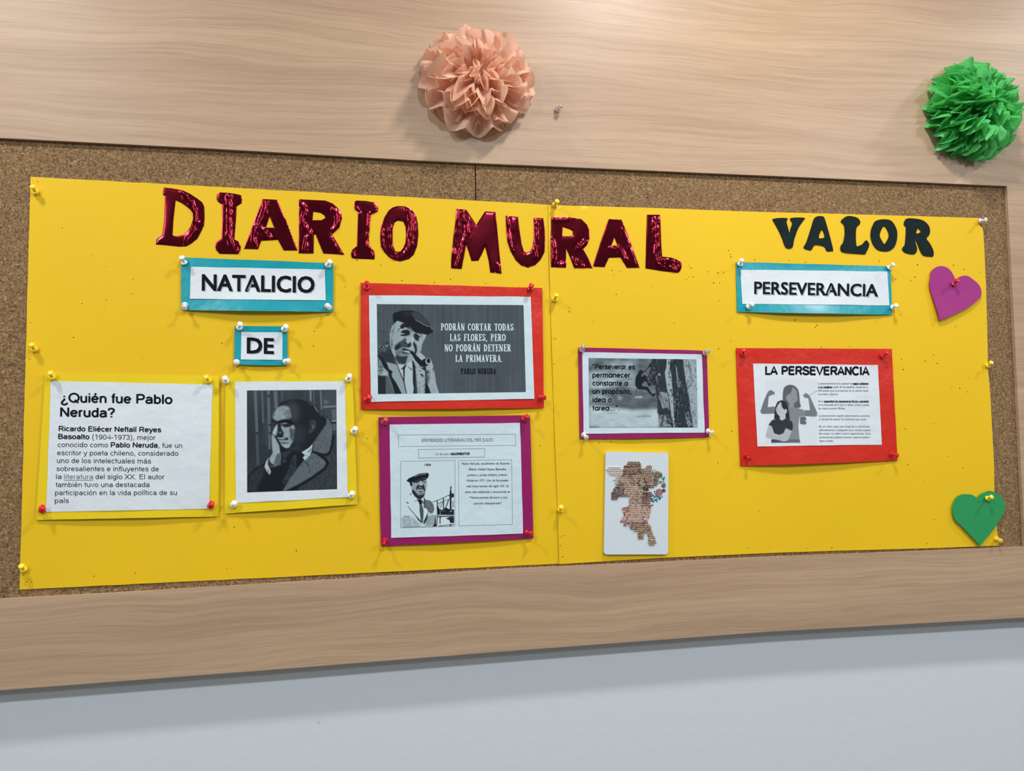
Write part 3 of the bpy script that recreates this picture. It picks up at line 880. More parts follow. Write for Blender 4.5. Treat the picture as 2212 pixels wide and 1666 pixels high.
def print_mesh(name, pieces, depthf, lift, material, parent, label=None):
    Vs = []; Ts = []; n = 0
    for i, (p, t) in enumerate(pieces):
        D = depthf(p[:, 0], p[:, 1]) + lift + 0.000004 * (i % 5)
        Vs.append(P(p[:, 0], p[:, 1], D)); Ts.append(t + n); n += len(p)
    V = np.vstack(Vs); T = np.vstack(Ts)
    c = np.cross(V[T[:, 1]] - V[T[:, 0]], V[T[:, 2]] - V[T[:, 0]])
    k = c[:, 1] > 0; T[k] = T[k][:, ::-1]
    ar = np.linalg.norm(c, axis=1) > 1e-14
    o = mesh(name, V, T[ar], material, parent)
    if label: o['label'] = label
    return o


def rect_lines(poly, w, closed=True):
    p = list(poly) + ([poly[0]] if closed else [])
    out = []
    for i in range(len(p) - 1):
        a_ = np.array(p[i], float); b_ = np.array(p[i + 1], float); k = max(1, int(np.hypot(*(b_ - a_)) / 6))
        v, t = ribbon([a_ + (b_ - a_) * j / k for j in range(k + 1)], w); out.append((np.array(v), np.array(t)))
    return out


# ------------------------------------------------------------------ notices
BASE = 0.0317


class Notice:
    def __init__(self, label, backq, backmat, bt=0.0015, bb=0.004, bl=0.0, br=0.0, seed=3, base=BASE, backname='backing', cat='notice', group=None, skew=0.0):
        self.q = backq; self.bt, self.bb, self.bl, self.br, self.seed, self.base, self.sk = bt, bb, bl, br, seed, base, skew
        c = quadmap(backq, np.array(0.5), np.array(0.5))
        self.root = thing('notice', P(c[0], c[1], base - 0.0005), label, cat, group)
        self.back = sheet(backname, backq, self.depth, backmat, self.root, 56, 40, wob=0.5, seed=seed)

    def depth(self, x, y):
        u, v = inv_quad(self.q, np.asarray(x, float), np.asarray(y, float))
        u = np.clip(u, 0, 1); v = np.clip(v, 0, 1)
        su = np.sin(math.pi * np.clip(u + self.sk * np.sin(math.pi * u), 0, 1)); sv = np.sin(math.pi * v)
        h = self.bt * su * (1 - v) ** 2 + self.bb * su * v ** 2 + self.bl * sv * (1 - u) ** 3 + self.br * sv * u ** 3
        h = h + 0.0006 * np.sin(5 * u + 3 * v + self.seed) * su * sv + 0.00025 * np.sin(17 * u - 6 * v + self.seed) * su
        return self.base + h

    def paper(self, q, material, nu=50, nv=36, lift=0.0005, curl=0.0006):
        def d(x, y):
            u, v = inv_quad(q, np.asarray(x, float), np.asarray(y, float))
            return self.depth(x, y) + lift + curl * (np.clip(v, 0, 1) ** 4) * (0.5 + 0.5 * np.sin(9 * u + self.seed))
        self.pq = d
        self.sheet = sheet('paper_sheet', q, d, material, self.root, nu, nv, wob=0.7, seed=self.seed + 1, solid=0.0002)
        return self.sheet

    def text(self, pieces, material=None, lift=0.00026, name='lettering', label=None):
        return print_mesh(name, pieces, self.pq, lift, material or INK, self.sheet, label)


def shadow_text(nt, s, a, b, cap, r):
    ln = line_bfont(s)
    nt.text([place(ln, a, b, cap, 0, (o, o)) for o in (2.6, 2.2)] + [place(ln, a, b, cap, 0, (2.9, 1.6))], INKL, 0.00018, 'letter_outline', 'pale grey drop outline behind the black letters')
    nt.text([place(ln, a, b, cap, 0, (o * 0.9, o * 0.9)) for o in (1.7,)] + bold(ln, a, b, cap, 0.4)[:0], INKW, 0.00023, 'letter_gap', 'white gap between letters and their outline')
    nt.text(bold(ln, a, b, cap, r * 0.85), INK, 0.00029)


n = Notice('white strip reading NATALICIO on shiny teal paper, under the D and I of DIARIO', [(391, 556), (720.3, 568.7), (719.7, 674), (391.6, 670)], TEAL, 0.0012, 0.0075, seed=1, group='teal-backed title strips')
n.paper([(412, 576.5), (702, 582.2), (703.7, 649), (409.8, 645.8)], WHITE)
shadow_text(n, 'NATALICIO', (437.0, 627.0), (678.2, 632.0), 33.5, 1.4)
N_NAT = n
n = Notice('small white card reading DE on teal paper, below the NATALICIO strip', [(507, 704.3), (620.5, 705), (621, 789.6), (505.6, 788.2)], TEAL, 0.0008, 0.0025, seed=2, group='teal-backed title strips')
n.paper([(521.5, 717), (609.4, 718.3), (610.4, 777.7), (520.2, 776.6)], WHITE, 24, 20)
shadow_text(n, 'DE', (534.3, 762.4), (590.4, 764), 32.0, 1.5)
N_DE = n
n = Notice('white strip reading PERSEVERANCIA on teal paper, under the word VALOR', [(1589.6, 566), (1923.8, 575.4), (1926.8, 680), (1592.2, 674.2)], TEAL, 0.0012, 0.0072, seed=3, group='teal-backed title strips')
n.paper([(1599.7, 582.5), (1916.7, 586.8), (1921, 659.7), (1603.3, 656.5)], WHITE)
shadow_text(n, 'PERSEVERANCIA', (1630, 634.6), (1895.4, 640.4), 25.5, 0.95)
N_PER = n

# --- who-was text
n = Notice('large white text page on yellow paper at the left, headed ¿Quién fue Pablo', [(97.8, 805.5), (473.2, 812), (471.7, 1116), (77.3, 1123.6)], YEL2, 0.001, 0.003, 0.0, 0.004, seed=4, group='pages about the poet')
n.paper([(109.7, 822.8), (459.4, 831), (451.6, 1099.4), (99.3, 1106.3)], WHITE)
N_QUI = n


def q(s, a, b, cap, w, font=G, space=278, K=KQ):
    (a, b) = K([a, b])
    return place(line_stroke(s, font, w, space), a, b, cap)


n.text([q('¿Quién fue Pablo', (330, 412), (1447, 430), 20.0, 138), q('Neruda?', (323, 556), (871, 564), 20.0, 138),
        q('Ricardo Eliécer Neftalí Reyes', (309, 700), (1334, 712), 10.9, 135), q('Basoalto', (304, 779), (617, 782), 10.9, 135),
        q('Pablo Neruda', (829, 863), (1297, 866), 10.9, 135)], name='bold_lettering')
n.text([q('(1904-1973), mejor', (645, 784), (1275, 789), 10.6, 80), q('conocido como', (299, 860), (802, 863), 10.6, 80), q(', fue un', (1306, 867), (1543, 869), 10.6, 80),
        q('escritor y poeta chileno, considerado', (294, 941), (1505, 948), 10.6, 80), q('uno de los intelectuales más', (292, 1019), (1232, 1025), 10.6, 80),
        q('sobresalientes e influyentes de', (287, 1100), (1310, 1103), 10.6, 80), q('la', (283, 1179), (336, 1179), 10.6, 80),
        q('del siglo XX. El autor', (677, 1181), (1365, 1182), 10.6, 80), q('también tuvo una destacada', (279, 1260), (1215, 1260), 10.6, 80),
        q('participación en la vida política de su', (273, 1341), (1491, 1340), 10.6, 80), q('país', (270, 1420), (410, 1419), 10.6, 80)])
n.text([q('literatura', (363, 1180), (651, 1181), 10.6, 76)] + rect_lines(KQ([(362, 1192), (652, 1192)]), 1.0, False), INKG, name='link_lettering', label='grey underlined word')
# ------------------------------------------------------------------ printed pictures
class Canvas:
    """grey picture in ink values (0 black, 1 bare paper), painted in pixels of the frame"""
    def __init__(self, x0, y0, x1, y1, res=2.4, v=1.0):
        self.x0, self.y0, self.res = x0, y0, res
        self.w = int((x1 - x0) * res) + 1; self.h = int((y1 - y0) * res) + 1
        self.a = np.full((self.h, self.w), float(v))
        self.X = x0 + np.arange(self.w)[None, :] / res + 0 * np.arange(self.h)[:, None]
        self.Y = y0 + np.arange(self.h)[:, None] / res + 0 * np.arange(self.w)[None, :]

    def mask(self, poly, blur=0.0):
        poly = np.array(poly, float)
        m = np.zeros((self.h, self.w))
        px = (poly[:, 0] - self.x0) * self.res; py = (poly[:, 1] - self.y0) * self.res
        y0 = max(0, int(py.min()) - 1); y1 = min(self.h, int(py.max()) + 2)
        if y1 <= y0: return m
        n = len(px)
        for sub in (0.25, 0.75):
            for yy in range(y0, y1):
                yv = yy + sub - 0.5; xs = []
                for i in range(n):
                    j = (i + 1) % n
                    if (py[i] > yv) != (py[j] > yv):
                        xs.append(px[i] + (yv - py[i]) / (py[j] - py[i]) * (px[j] - px[i]))
                xs.sort()
                for k in range(0, len(xs) - 1, 2):
                    a, b = xs[k], xs[k + 1]
                    ia, ib = int(math.floor(a + 0.5)), int(math.floor(b + 0.5))
                    ia = max(0, ia); ib = min(self.w, ib)
                    if ib > ia: m[yy, ia:ib] += 0.5
        k = int(blur * self.res)
        return self.blur(m, k) if k > 0 else m

    @staticmethod
    def blur(m, k):
        for _ in range(2):
            for axis in (0, 1):
                pad = [(0, 0), (0, 0)]; pad[axis] = (k, k)
                c = np.cumsum(np.pad(m, pad, mode='edge'), axis=axis)
                z = np.zeros_like(np.take(c, [0], axis=axis)); c = np.concatenate([z, c], axis=axis)
                w = 2 * k + 1; L = m.shape[axis]
                m = (np.take(c, range(w, w + L), axis=axis) - np.take(c, range(0, L), axis=axis)) / w
        return m

    def poly(self, pts, v, blur=0.4, tex=None, sm=False, op=1.0):
        if sm: pts = smoothpoly(pts, 4)
        m = self.mask(pts, blur) * op
        val = v if tex is None else np.clip(v + tex, 0, 1)
        self.a = self.a * (1 - m) + val * m

    def line(self, pts, w, v, blur=0.2, op=1.0, sm=False):
        if sm: pts = spline(pts)
        V, T = ribbon(pts, w)
        V = np.array(V)
        self.poly(list(map(tuple, V[0::2])) + list(map(tuple, V[1::2][::-1])), v, blur, op=op)

    def noise(self, sx, sy, amp, seed=0, octaves=2):
        out = np.zeros((self.h, self.w)); r = np.random.default_rng(seed)
        for o in range(octaves):
            gx = max(2, int((self.w / self.res) / sx * 2 ** o) + 2); gy = max(2, int((self.h / self.res) / sy * 2 ** o) + 2)
            g = r.uniform(-1, 1, (gy, gx))
            yy = np.linspace(0, gy - 1.001, self.h); xx = np.linspace(0, gx - 1.001, self.w)
            yi, xi = yy.astype(int), xx.astype(int); fy = (yy - yi)[:, None]; fx = (xx - xi)[None, :]
            fy = fy * fy * (3 - 2 * fy); fx = fx * fx * (3 - 2 * fx)
            gg = g[yi][:, xi] * (1 - fy) * (1 - fx) + g[yi][:, xi + 1] * (1 - fy) * fx + g[yi + 1][:, xi] * fy * (1 - fx) + g[yi + 1][:, xi + 1] * fy * fx
            out += gg * amp / (1.6 ** o)
        return out

    def sample(self, x, y):
        fx = np.clip((x - self.x0) * self.res, 0, self.w - 1.001); fy = np.clip((y - self.y0) * self.res, 0, self.h - 1.001)
        xi, yi = fx.astype(int), fy.astype(int); fx = fx - xi; fy = fy - yi
        a = self.a
        return a[yi, xi] * (1 - fy) * (1 - fx) + a[yi, xi + 1] * (1 - fy) * fx + a[yi + 1, xi] * fy * (1 - fx) + a[yi + 1, xi + 1] * fy * fx


INK0 = np.array([12, 17, 24.0]); PAP = np.array([204, 222, 230.0])


def tone(v, pap=PAP):
    v = np.clip(v, 0, 1)[..., None]
    return lin(INK0 + (np.array(pap) - INK0) * v)


def print_picture(nt, name, quad, cv, dens=1.25, label=None, lift=0.0001, pap=PAP):
    cv.a = Canvas.blur(cv.a, 1)
    qx = np.array(quad, float)
    wpx = np.hypot(*(qx[1] - qx[0])); hpx = np.hypot(*(qx[3] - qx[0]))
    nu = int(wpx * dens); nv = int(hpx * dens)
    u, v = np.meshgrid(np.linspace(0, 1, nu), np.linspace(0, 1, nv), indexing='ij')
    p = quadmap(quad, u, v); X, Y = p[..., 0], p[..., 1]
    V = P(X, Y, nt.pq(X, Y) + lift).reshape(-1, 3)
    o = mesh(name, V, grid_faces(nu, nv), PRINT, nt.sheet, smooth=True, cols=tone(cv.sample(X, Y), pap).reshape(-1, 3))
    if label: o['label'] = label
    return o


# --- portrait with hand on cheek (yellow-backed)
n = Notice('black and white portrait of a balding person resting cheek on hand, on yellow paper', [(487, 808), (761, 808.5), (772, 1089.7), (485.3, 1109.8)], YEL2, 0.0008, 0.0035, 0.0, 0.002, seed=5, group='pages about the poet')
n.paper([(507.5, 824.7), (744.6, 823.9), (752, 1074.7), (509.6, 1087)], WHITE)
N_POR = n
c = Canvas(530, 838, 732, 1068, 3.0, 0.16)
B = crop(530, 840, 7.245)
c.a += c.noise(30, 60, 0.03, 1) + 0.07 * np.clip(1 - (c.Y - 840) / 170, 0, 1)
for pts, v in (([(132, 30), (180, 30), (205, 680), (160, 680)], .46), ([(160, 710), (205, 710), (218, 1200), (180, 1200)], .34), ([(250, 30), (278, 30), (295, 520), (265, 560)], .42),
               ([(285, 560), (300, 560), (300, 900), (285, 860)], .3), ([(342, 30), (385, 30), (385, 90), (342, 90)], .5), ([(342, 130), (385, 130), (402, 950), (360, 950)], .44), ([(440, 35), (500, 35), (515, 330), (455, 310)], .46),
               ([(565, 25), (580, 25), (585, 200), (570, 220)], .42), ([(1005, 25), (1035, 25), (1035, 200), (1010, 190)], .62), ([(1060, 25), (1082, 25), (1085, 260), (1065, 240)], .38),
               ([(1165, 25), (1192, 25), (1212, 330), (1180, 330)], .5), ([(680, 30), (700, 30), (700, 200), (680, 200)], .26), ([(920, 30), (935, 30), (935, 190), (920, 190)], .28),
               ([(1215, 30), (1420, 20), (1425, 270), (1225, 280)], .30), ([(1225, 165), (1300, 185), (1300, 240), (1225, 235)], .42), ([(1220, 272), (1420, 262), (1425, 290), (1225, 302)], .6),
               ([(1225, 310), (1420, 300), (1425, 500), (1300, 480), (1230, 380)], .27), ([(1350, 330), (1420, 310), (1425, 480), (1360, 480)], .42), ([(1350, 498), (1425, 492), (1425, 514), (1350, 518)], .85), ([(1350, 520), (1425, 516), (1425, 540), (1350, 545)], .03),
               ([(1360, 550), (1425, 545), (1425, 650), (1370, 660)], .4), ([(310, 440), (330, 440), (340, 900), (318, 900)], .3)):
    c.poly(B(pts), v, 0.9, op=0.85)
c.line(B([(365, 565), (410, 565)]), 3, .1); c.line(B([(150, 695), (210, 695)]), 3, .14); c.line(B([(370, 690), (410, 690)]), 3.4, .14)
tw = c.noise(2.2, 2.2, 0.10, 3); tf = c.noise(3, 3, 0.045, 4)
c.poly(B([(28, 1625), (28, 1380), (150, 1240), (270, 1190), (330, 1130), (390, 1230), (560, 1190), (700, 1000), (1050, 850), (1200, 430), (1290, 450), (1360, 560), (1370, 680), (1428, 690), (1436, 1575)]), .06, 0.8)
c.poly(B([(40, 1600), (50, 1380), (200, 1240), (290, 1200), (300, 1330), (230, 1450), (170, 1600)]), .10, 2, tex=np.abs(tw) * 1.6)
c.poly(B([(1370, 680), (1430, 670), (1437, 1570), (820, 1595), (850, 1500), (1100, 1370), (1290, 1200), (1280, 1100), (1220, 1040), (1310, 1010), (1360, 900)]), .21, 1, tex=tf)
c.poly(B([(1210, 430), (1300, 470), (1360, 570), (1366, 680), (1340, 900), (1310, 990), (1240, 1025), (1060, 985), (1060, 850), (1150, 700), (1230, 600), (1262, 500)]), .40, 0.8, tex=tf)
c.poly(B([(1200, 430), (1270, 470), (1262, 560), (1190, 640), (1130, 730), (1080, 820), (1060, 820), (1100, 650), (1160, 500)]), .05, 1)
c.poly(B([(1040, 1000), (1110, 1010), (1250, 1110), (1278, 1160), (1250, 1225), (1090, 1345), (850, 1490), (620, 1600), (585, 1600), (700, 1400), (900, 1140), (1000, 1060)]), .41, 0.7, tex=tf)
c.line(B([(1065, 990), (1180, 1025), (1270, 1035), (1320, 1005), (1365, 860), (1380, 720)]), 4.2, .04, 0.6)
c.line(B([(1110, 1000), (1250, 1105), (1292, 1165), (1250, 1245), (1060, 1390), (880, 1500), (700, 1590)]), 5.5, .04, 0.8)
c.line(B([(930, 1140), (995, 1200)]), 1.4, .1); c.line(B([(1000, 1070), (1110, 1130)]), 1.0, .25)
c.poly(B([(1090, 1110), (1120, 1135), (1105, 1145)]), .6, .5)
# head
c.poly(B([(500, 300), (560, 220), (700, 172), (850, 168), (1000, 210), (1090, 290), (1160, 400), (1200, 480), (1240, 560), (1180, 680), (1060, 830), (950, 950), (850, 1010), (700, 960), (560, 900), (480, 760), (440, 700), (470, 560), (440, 480), (440, 400)]), .09, 0.7, sm=True)
c.poly(B([(620, 215), (740, 200), (850, 260), (850, 420), (790, 540), (700, 480), (680, 300)]), .24, 6)
c.poly(B([(740, 600), (850, 560), (960, 640), (940, 800), (820, 900), (740, 860)]), .17, 7)
c.poly(B([(435, 420), (470, 340), (530, 280), (620, 262), (690, 300), (705, 380), (715, 450), (620, 478), (510, 505), (450, 480)]), .66, 1.8, tex=c.noise(5, 5, .07, 5), sm=True)
c.poly(B([(640, 330), (700, 340), (715, 450), (640, 470), (610, 400)]), .5, 2.2, tex=c.noise(3, 3, .09, 6))
c.poly(B([(480, 560), (560, 545), (660, 560), (735, 540), (778, 600), (770, 640), (760, 720), (748, 820), (700, 900), (640, 932), (580, 900), (540, 830), (500, 770), (455, 735), (428, 690), (450, 630)]), .68, 1.0, tex=c.noise(6, 6, .05, 7))
c.poly(B([(690, 610), (775, 640), (765, 760), (740, 840), (700, 760)]), .33, 1.8, tex=c.noise(3, 4, .1, 8))
c.poly(B([(395, 488), (445, 490), (485, 530), (440, 520), (405, 512)]), .03, .6)
c.poly(B([(495, 520), (560, 488), (650, 483), (720, 505), (770, 545), (720, 580), (620, 515), (530, 540)]), .04, .8)
c.poly(B([(435, 560), (485, 555), (475, 582), (450, 575)]), .06, .5)
c.poly(B([(508, 545), (565, 548), (560, 620), (590, 670), (605, 705), (560, 745), (490, 735), (500, 690), (508, 640)]), .10, 1.0)
c.poly(B([(560, 545), (640, 528), (660, 545), (600, 560)]), .62, .8)
c.poly(B([(565, 560), (650, 552), (725, 575), (700, 595), (640, 600), (580, 585)]), .07, .7)
c.poly(B([(590, 595), (660, 605), (650, 618), (600, 612)]), .45, .6)
c.poly(B([(425, 690), (455, 620), (492, 572), (500, 620), (478, 690), (455, 728)]), .82, .6)
c.poly(B([(530, 670), (562, 672), (560, 700), (535, 702)]), .6, .8)
c.poly(B([(448, 738), (500, 728), (580, 715), (600, 740), (585, 762), (520, 775), (470, 762)]), .08, .9)
c.poly(B([(485, 745), (520, 778), (620, 782), (610, 768), (540, 768)]), .72, .8)
c.line(B([(520, 795), (600, 800), (670, 790)]), 1.7, .05); c.poly(B([(600, 775), (665, 760), (672, 800), (640, 800)]), .15, .8)
c.poly(B([(520, 808), (640, 812), (600, 838), (540, 830)]), .66, .7)
c.poly(B([(545, 838), (640, 845), (690, 855), (590, 862)]), .18, .8)
c.poly(B([(560, 862), (640, 870), (700, 880), (690, 925), (620, 932)]), .76, 1.0)
c.poly(B([(700, 920), (850, 900), (860, 960), (740, 960)]), .17, 2)
c.poly(B([(480, 775), (520, 820), (545, 900), (700, 960), (560, 1000), (530, 900), (475, 800)]), .05, 1.0)
c.poly(B([(408, 750), (425, 705), (455, 745), (480, 790), (530, 880), (545, 990), (560, 1080), (540, 1165), (460, 1205), (392, 1150), (378, 1090), (430, 1000), (418, 900)]), .72, .7, tex=c.noise(7, 7, .04, 9))
c.poly(B([(500, 1020), (560, 1000), (560, 1150), (510, 1195), (440, 1190), (480, 1100)]), .40, 1.6)
c.line(B([(520, 1020), (480, 1090), (460, 1160)]), 1.6, .3, .8); c.poly(B([(535, 880), (560, 990), (600, 1100), (560, 1180), (570, 1000)]), .06, 1)
c.poly(B([(300, 1220), (320, 1150), (372, 1070), (350, 1170), (370, 1220), (402, 1290), (385, 1350), (330, 1290)]), .86, .7)
c.poly(B([(340, 1260), (370, 1270), (365, 1320), (345, 1300)]), .55, .7)
c.line(B([(385, 1215), (450, 1222), (560, 1178)]), 1.2, .5)
c.poly(B([(880, 995), (1000, 920), (1055, 860), (1042, 960), (1010, 1050), (930, 1122), (898, 1080), (932, 1040)]), .9, .5)
c.line(B([(980, 1000), (1035, 940)]), 1.6, .12); c.line(B([(930, 1040), (1000, 1060)]), 1, .55)
c.poly(B([(1005, 530), (1050, 490), (1100, 510), (1108, 580), (1080, 650), (1020, 700), (985, 690), (1010, 620)]), .20, 1.2, sm=True)
c.poly(B([(1052, 560), (1075, 570), (1072, 625), (1050, 632)]), .5, 1); c.poly(B([(990, 650), (1045, 655), (1010, 698)]), .28, 1)
c.line(B([(1020, 500), (1090, 510), (1108, 590)]), 1.2, .32)
c.line(B([(1078, 280), (1138, 362)]), 1.1, .75); c.line(B([(980, 215), (1060, 265)]), 1.0, .4); c.poly(B([(1160, 350), (1245, 370), (1215, 412), (1165, 395)]), .26, 1)
hat = (np.sin((c.X * 0.9 + c.Y * 0.55) * 3.1) > 0.35) * 0.22 * (c.noise(3, 3, 1, 10) > -0.2)
c.poly(B([(755, 1040), (800, 1035), (805, 1250), (700, 1400), (620, 1512), (578, 1450), (640, 1350), (700, 1190)]), .12, .8, tex=hat)
c.poly(B([(590, 1130), (640, 1110), (650, 1140), (600, 1170)]), .25, 1, tex=tw)
c.a += c.noise(1.2, 1.2, .012, 11)
print_picture(n, 'photograph', [(533.4, 843.7), (726.6, 842.1), (728.2, 1057), (533.9, 1064.1)], c, 1.3, 'dark portrait photograph of a person with cheek in hand')

# --- poster with the pipe smoker
n = Notice('red-backed poster of a pipe smoker in flat cap beside four lines of white text', [(779, 610.8), (1171.8, 622.4), (1174.8, 881.2), (779.4, 885.4)], RED, 0.001, 0.0042, 0.0015, 0.0005, seed=6, group='pages about the poet')
n.paper([(796.7, 638), (1146.6, 641.1), (1154.4, 861.7), (801.3, 868.4)], WHITE2, curl=0.0009)
N_PIP = n
c = Canvas(812, 655, 1138, 854, 3.0, 0.325)
A = crop(810, 650, 7.933)
c.a += c.noise(2.5, 200, .03, 21, 1) + c.noise(30, 30, .015, 22)
c.poly(A([(45, 800), (130, 745), (240, 690), (262, 800), (300, 900), (380, 1080), (520, 1100), (640, 1000), (700, 960), (780, 890), (870, 980), (960, 1010), (1000, 1110), (1025, 1230), (1050, 1430), (1105, 1600), (45, 1600)]), .74, .4, tex=c.noise(1.6, 1.6, .09, 23))
sp = np.where(c.noise(1.3, 1.6, 1, 24, 1) > .25, 0.45, 0.0)
c.poly(A([(45, 800), (130, 745), (240, 690), (258, 800), (300, 900), (350, 1060), (380, 1095), (200, 1050), (140, 1000), (45, 890)]), .17, .5)
c.poly(A([(45, 800), (130, 745), (240, 700), (240, 830), (200, 880), (60, 870)]), .17, 2.0, tex=sp * 1.0)
c.poly(A([(45, 970), (100, 1020), (130, 1110), (150, 1200), (120, 1250), (45, 1260)]), .38, 1.2, tex=np.where(c.noise(1.3, 1.3, 1, 25, 1) > 0, .3, -.1))
c.poly(A([(45, 900), (140, 990), (200, 1060), (240, 1150), (308, 1215), (285, 1265), (300, 1310), (370, 1410), (465, 1600), (340, 1600), (300, 1450), (240, 1290), (225, 1215), (150, 1140), (100, 1020), (45, 960)]), .07, .4)
h1 = np.where(np.sin((c.X * .45 + c.Y) * 2.6) > .1, .5, 0)
c.poly(A([(45, 1270), (150, 1290), (230, 1280), (300, 1470), (340, 1600), (45, 1600)]), .12, 1.2, tex=h1 * (c.X > 833))
c.poly(A([(200, 1050), (352, 1090), (410, 1200), (500, 1400), (540, 1600), (465, 1600), (370, 1410), (285, 1265), (308, 1215), (240, 1170)]), .74, .4, tex=np.where(np.sin((c.X - c.Y * .6) * 2.4) > .6, -.22, 0.02))
c.poly(A([(300, 890), (340, 980), (400, 1090), (520, 1100), (640, 1005), (655, 1180), (655, 1420), (672, 1500), (650, 1600), (545, 1600), (500, 1400), (420, 1200), (370, 1090)]), .86, .4)
c.line(A([(300, 900), (370, 1070), (415, 1190), (500, 1390), (540, 1590)]), 1.7, .08)
c.poly(A([(440, 1178), (520, 1100), (545, 1090), (510, 1170), (508, 1400), (542, 1560), (532, 1580), (490, 1390), (484, 1170)]), .06, .3)
c.poly(A([(548, 1112), (645, 1180), (622, 1185)]), .08, .3)
hb = np.where(np.sin((c.X * .5 - c.Y) * 2.5) > .3, .38, 0)
c.poly(A([(635, 1010), (650, 1180), (652, 1400), (668, 1500), (655, 1600), (735, 1600), (718, 1400), (700, 1200), (690, 1110), (660, 1040)]), .08, .4, tex=hb * (c.X > 810 + 690 / 7.933))
c.poly(A([(655, 975), (720, 1030), (790, 1150), (865, 1200), (860, 1340), (850, 1600), (735, 1600), (712, 1300), (695, 1150)]), .76, .4, tex=np.where(c.noise(1.5, 2.2, 1, 26, 1) > .45, -.35, 0.0))
c.poly(A([(790, 1150), (870, 1128), (885, 1230), (890, 1400), (930, 1500), (965, 1600), (855, 1600), (862, 1350), (865, 1205)]), .08, .4)
c.poly(A([(870, 1180), (930, 1200), (930, 1350), (900, 1450), (880, 1400)]), .2, 2.4, tex=sp * .9)
c.poly(A([(990, 1130), (1005, 1150), (1008, 1230), (995, 1190)]), .15, .5); c.poly(A([(770, 1265), (800, 1250), (840, 1285), (825, 1300)]), .12, .5)
c.poly(A([(685, 935), (780, 885), (880, 980), (960, 1010), (985, 1075), (900, 1110), (800, 1015)]), .78, .5, tex=c.noise(2, 2, .05, 27))
# face
c.poly(A([(330, 400), (380, 345), (440, 335), (560, 380), (700, 540), (870, 570), (868, 625), (815, 740), (780, 880), (700, 955), (640, 1018), (520, 1092), (400, 1082), (350, 990), (300, 890), (258, 730), (256, 640), (290, 520)]), .72, .4, sm=True, tex=c.noise(5, 5, .05, 28))
c.poly(A([(300, 415), (320, 420), (306, 500), (272, 615), (250, 600), (265, 520)]), .74, .4); c.line(A([(308, 490), (285, 540)]), 2, .15)
c.poly(A([(450, 335), (560, 375), (700, 540), (640, 525), (560, 470), (500, 390)]), .28, 1.4)
c.poly(A([(430, 440), (470, 392), (530, 392), (590, 430), (605, 470), (520, 450), (470, 482), (440, 470)]), .08, .6)
c.poly(A([(600, 420), (660, 470), (680, 520), (620, 505), (580, 470)]), .45, 1)
c.poly(A([(440, 530), (490, 500), (560, 495), (605, 530), (600, 580), (545, 600), (450, 606), (438, 582), (520, 566), (462, 548)]), .10, .6)
c.poly(A([(415, 505), (440, 480), (500, 490), (450, 510)]), .8, .5); c.line(A([(398, 530), (405, 490), (440, 470)]), 1.4, .15)
c.poly(A([(330, 400), (350, 480), (330, 560), (300, 620), (262, 640), (300, 520)]), .62, 1)
c.poly(A([(525, 635), (545, 690), (512, 740), (560, 750), (620, 715), (622, 780), (560, 802), (480, 800), (430, 800), (350, 842), (328, 810), (400, 720), (460, 680)]), .26, 1.2, tex=c.noise(3, 3, .05, 29))
c.poly(A([(350, 760), (400, 740), (450, 760), (440, 810), (380, 850), (340, 830)]), .12, 1.2)
c.poly(A([(510, 710), (552, 722), (550, 746), (516, 740)]), .05, .4); c.poly(A([(545, 752), (620, 706), (618, 770), (580, 800)]), .12, .6)
c.poly(A([(560, 640), (640, 600), (655, 640), (640, 750), (615, 700), (565, 715), (530, 700)]), .76, .8); c.poly(A([(635, 610), (652, 640), (648, 740), (630, 760)]), .92, .5)
c.poly(A([(665, 575), (700, 552), (750, 588), (785, 625), (745, 640), (760, 690), (705, 680), (668, 625)]), .12, .7)
c.poly(A([(735, 572), (790, 590), (800, 622), (770, 612)]), .66, .5); c.line(A([(755, 560), (800, 585), (805, 625)]), 1.1, .25)
c.poly(A([(650, 720), (665, 700), (712, 760), (722, 850), (700, 920), (672, 900), (690, 840)]), .10, .7)
c.poly(A([(270, 660), (300, 640), (310, 760), (290, 840), (268, 760)]), .5, 1.2)
c.poly(A([(600, 800), (640, 770), (665, 830), (640, 850), (600, 830)]), .78, .6); c.poly(A([(540, 800), (560, 815), (545, 828)]), .8, .4)
c.poly(A([(440, 820), (520, 815), (600, 850), (665, 870), (620, 905), (560, 862), (470, 848)]), .09, .6)
c.poly(A([(335, 850), (440, 840), (520, 880), (560, 905), (545, 935), (440, 925), (380, 945)]), .48, 1.4, tex=c.noise(2.5, 2.5, .08, 30))
c.poly(A([(518, 850), (602, 868), (594, 890), (530, 876)]), .93, .4)
c.poly(A([(450, 870), (520, 880), (590, 900), (600, 915), (560, 910), (470, 890)]), .14, .7)
c.poly(A([(360, 920), (440, 950), (540, 945), (575, 930), (565, 990), (520, 1085), (410, 1080), (350, 990)]), .2, 1.4, tex=c.noise(2.5, 2.5, .07, 31))
c.poly(A([(560, 960), (620, 905), (645, 960), (640, 1010), (530, 1088), (545, 1030)]), .7, .8)
# pipe
c.poly(A([(600, 880), (660, 878), (705, 930), (800, 1022), (870, 982), (905, 975), (950, 1010), (962, 1060), (930, 1092), (860, 1132), (790, 1130), (700, 1030), (640, 930)]), .06, .3)
c.poly(A(arc(912, 1036, 46, 56, 0, 350)), .86, .3); c.poly(A(arc(918, 1030, 32, 42, 0, 350)), .04, .3)
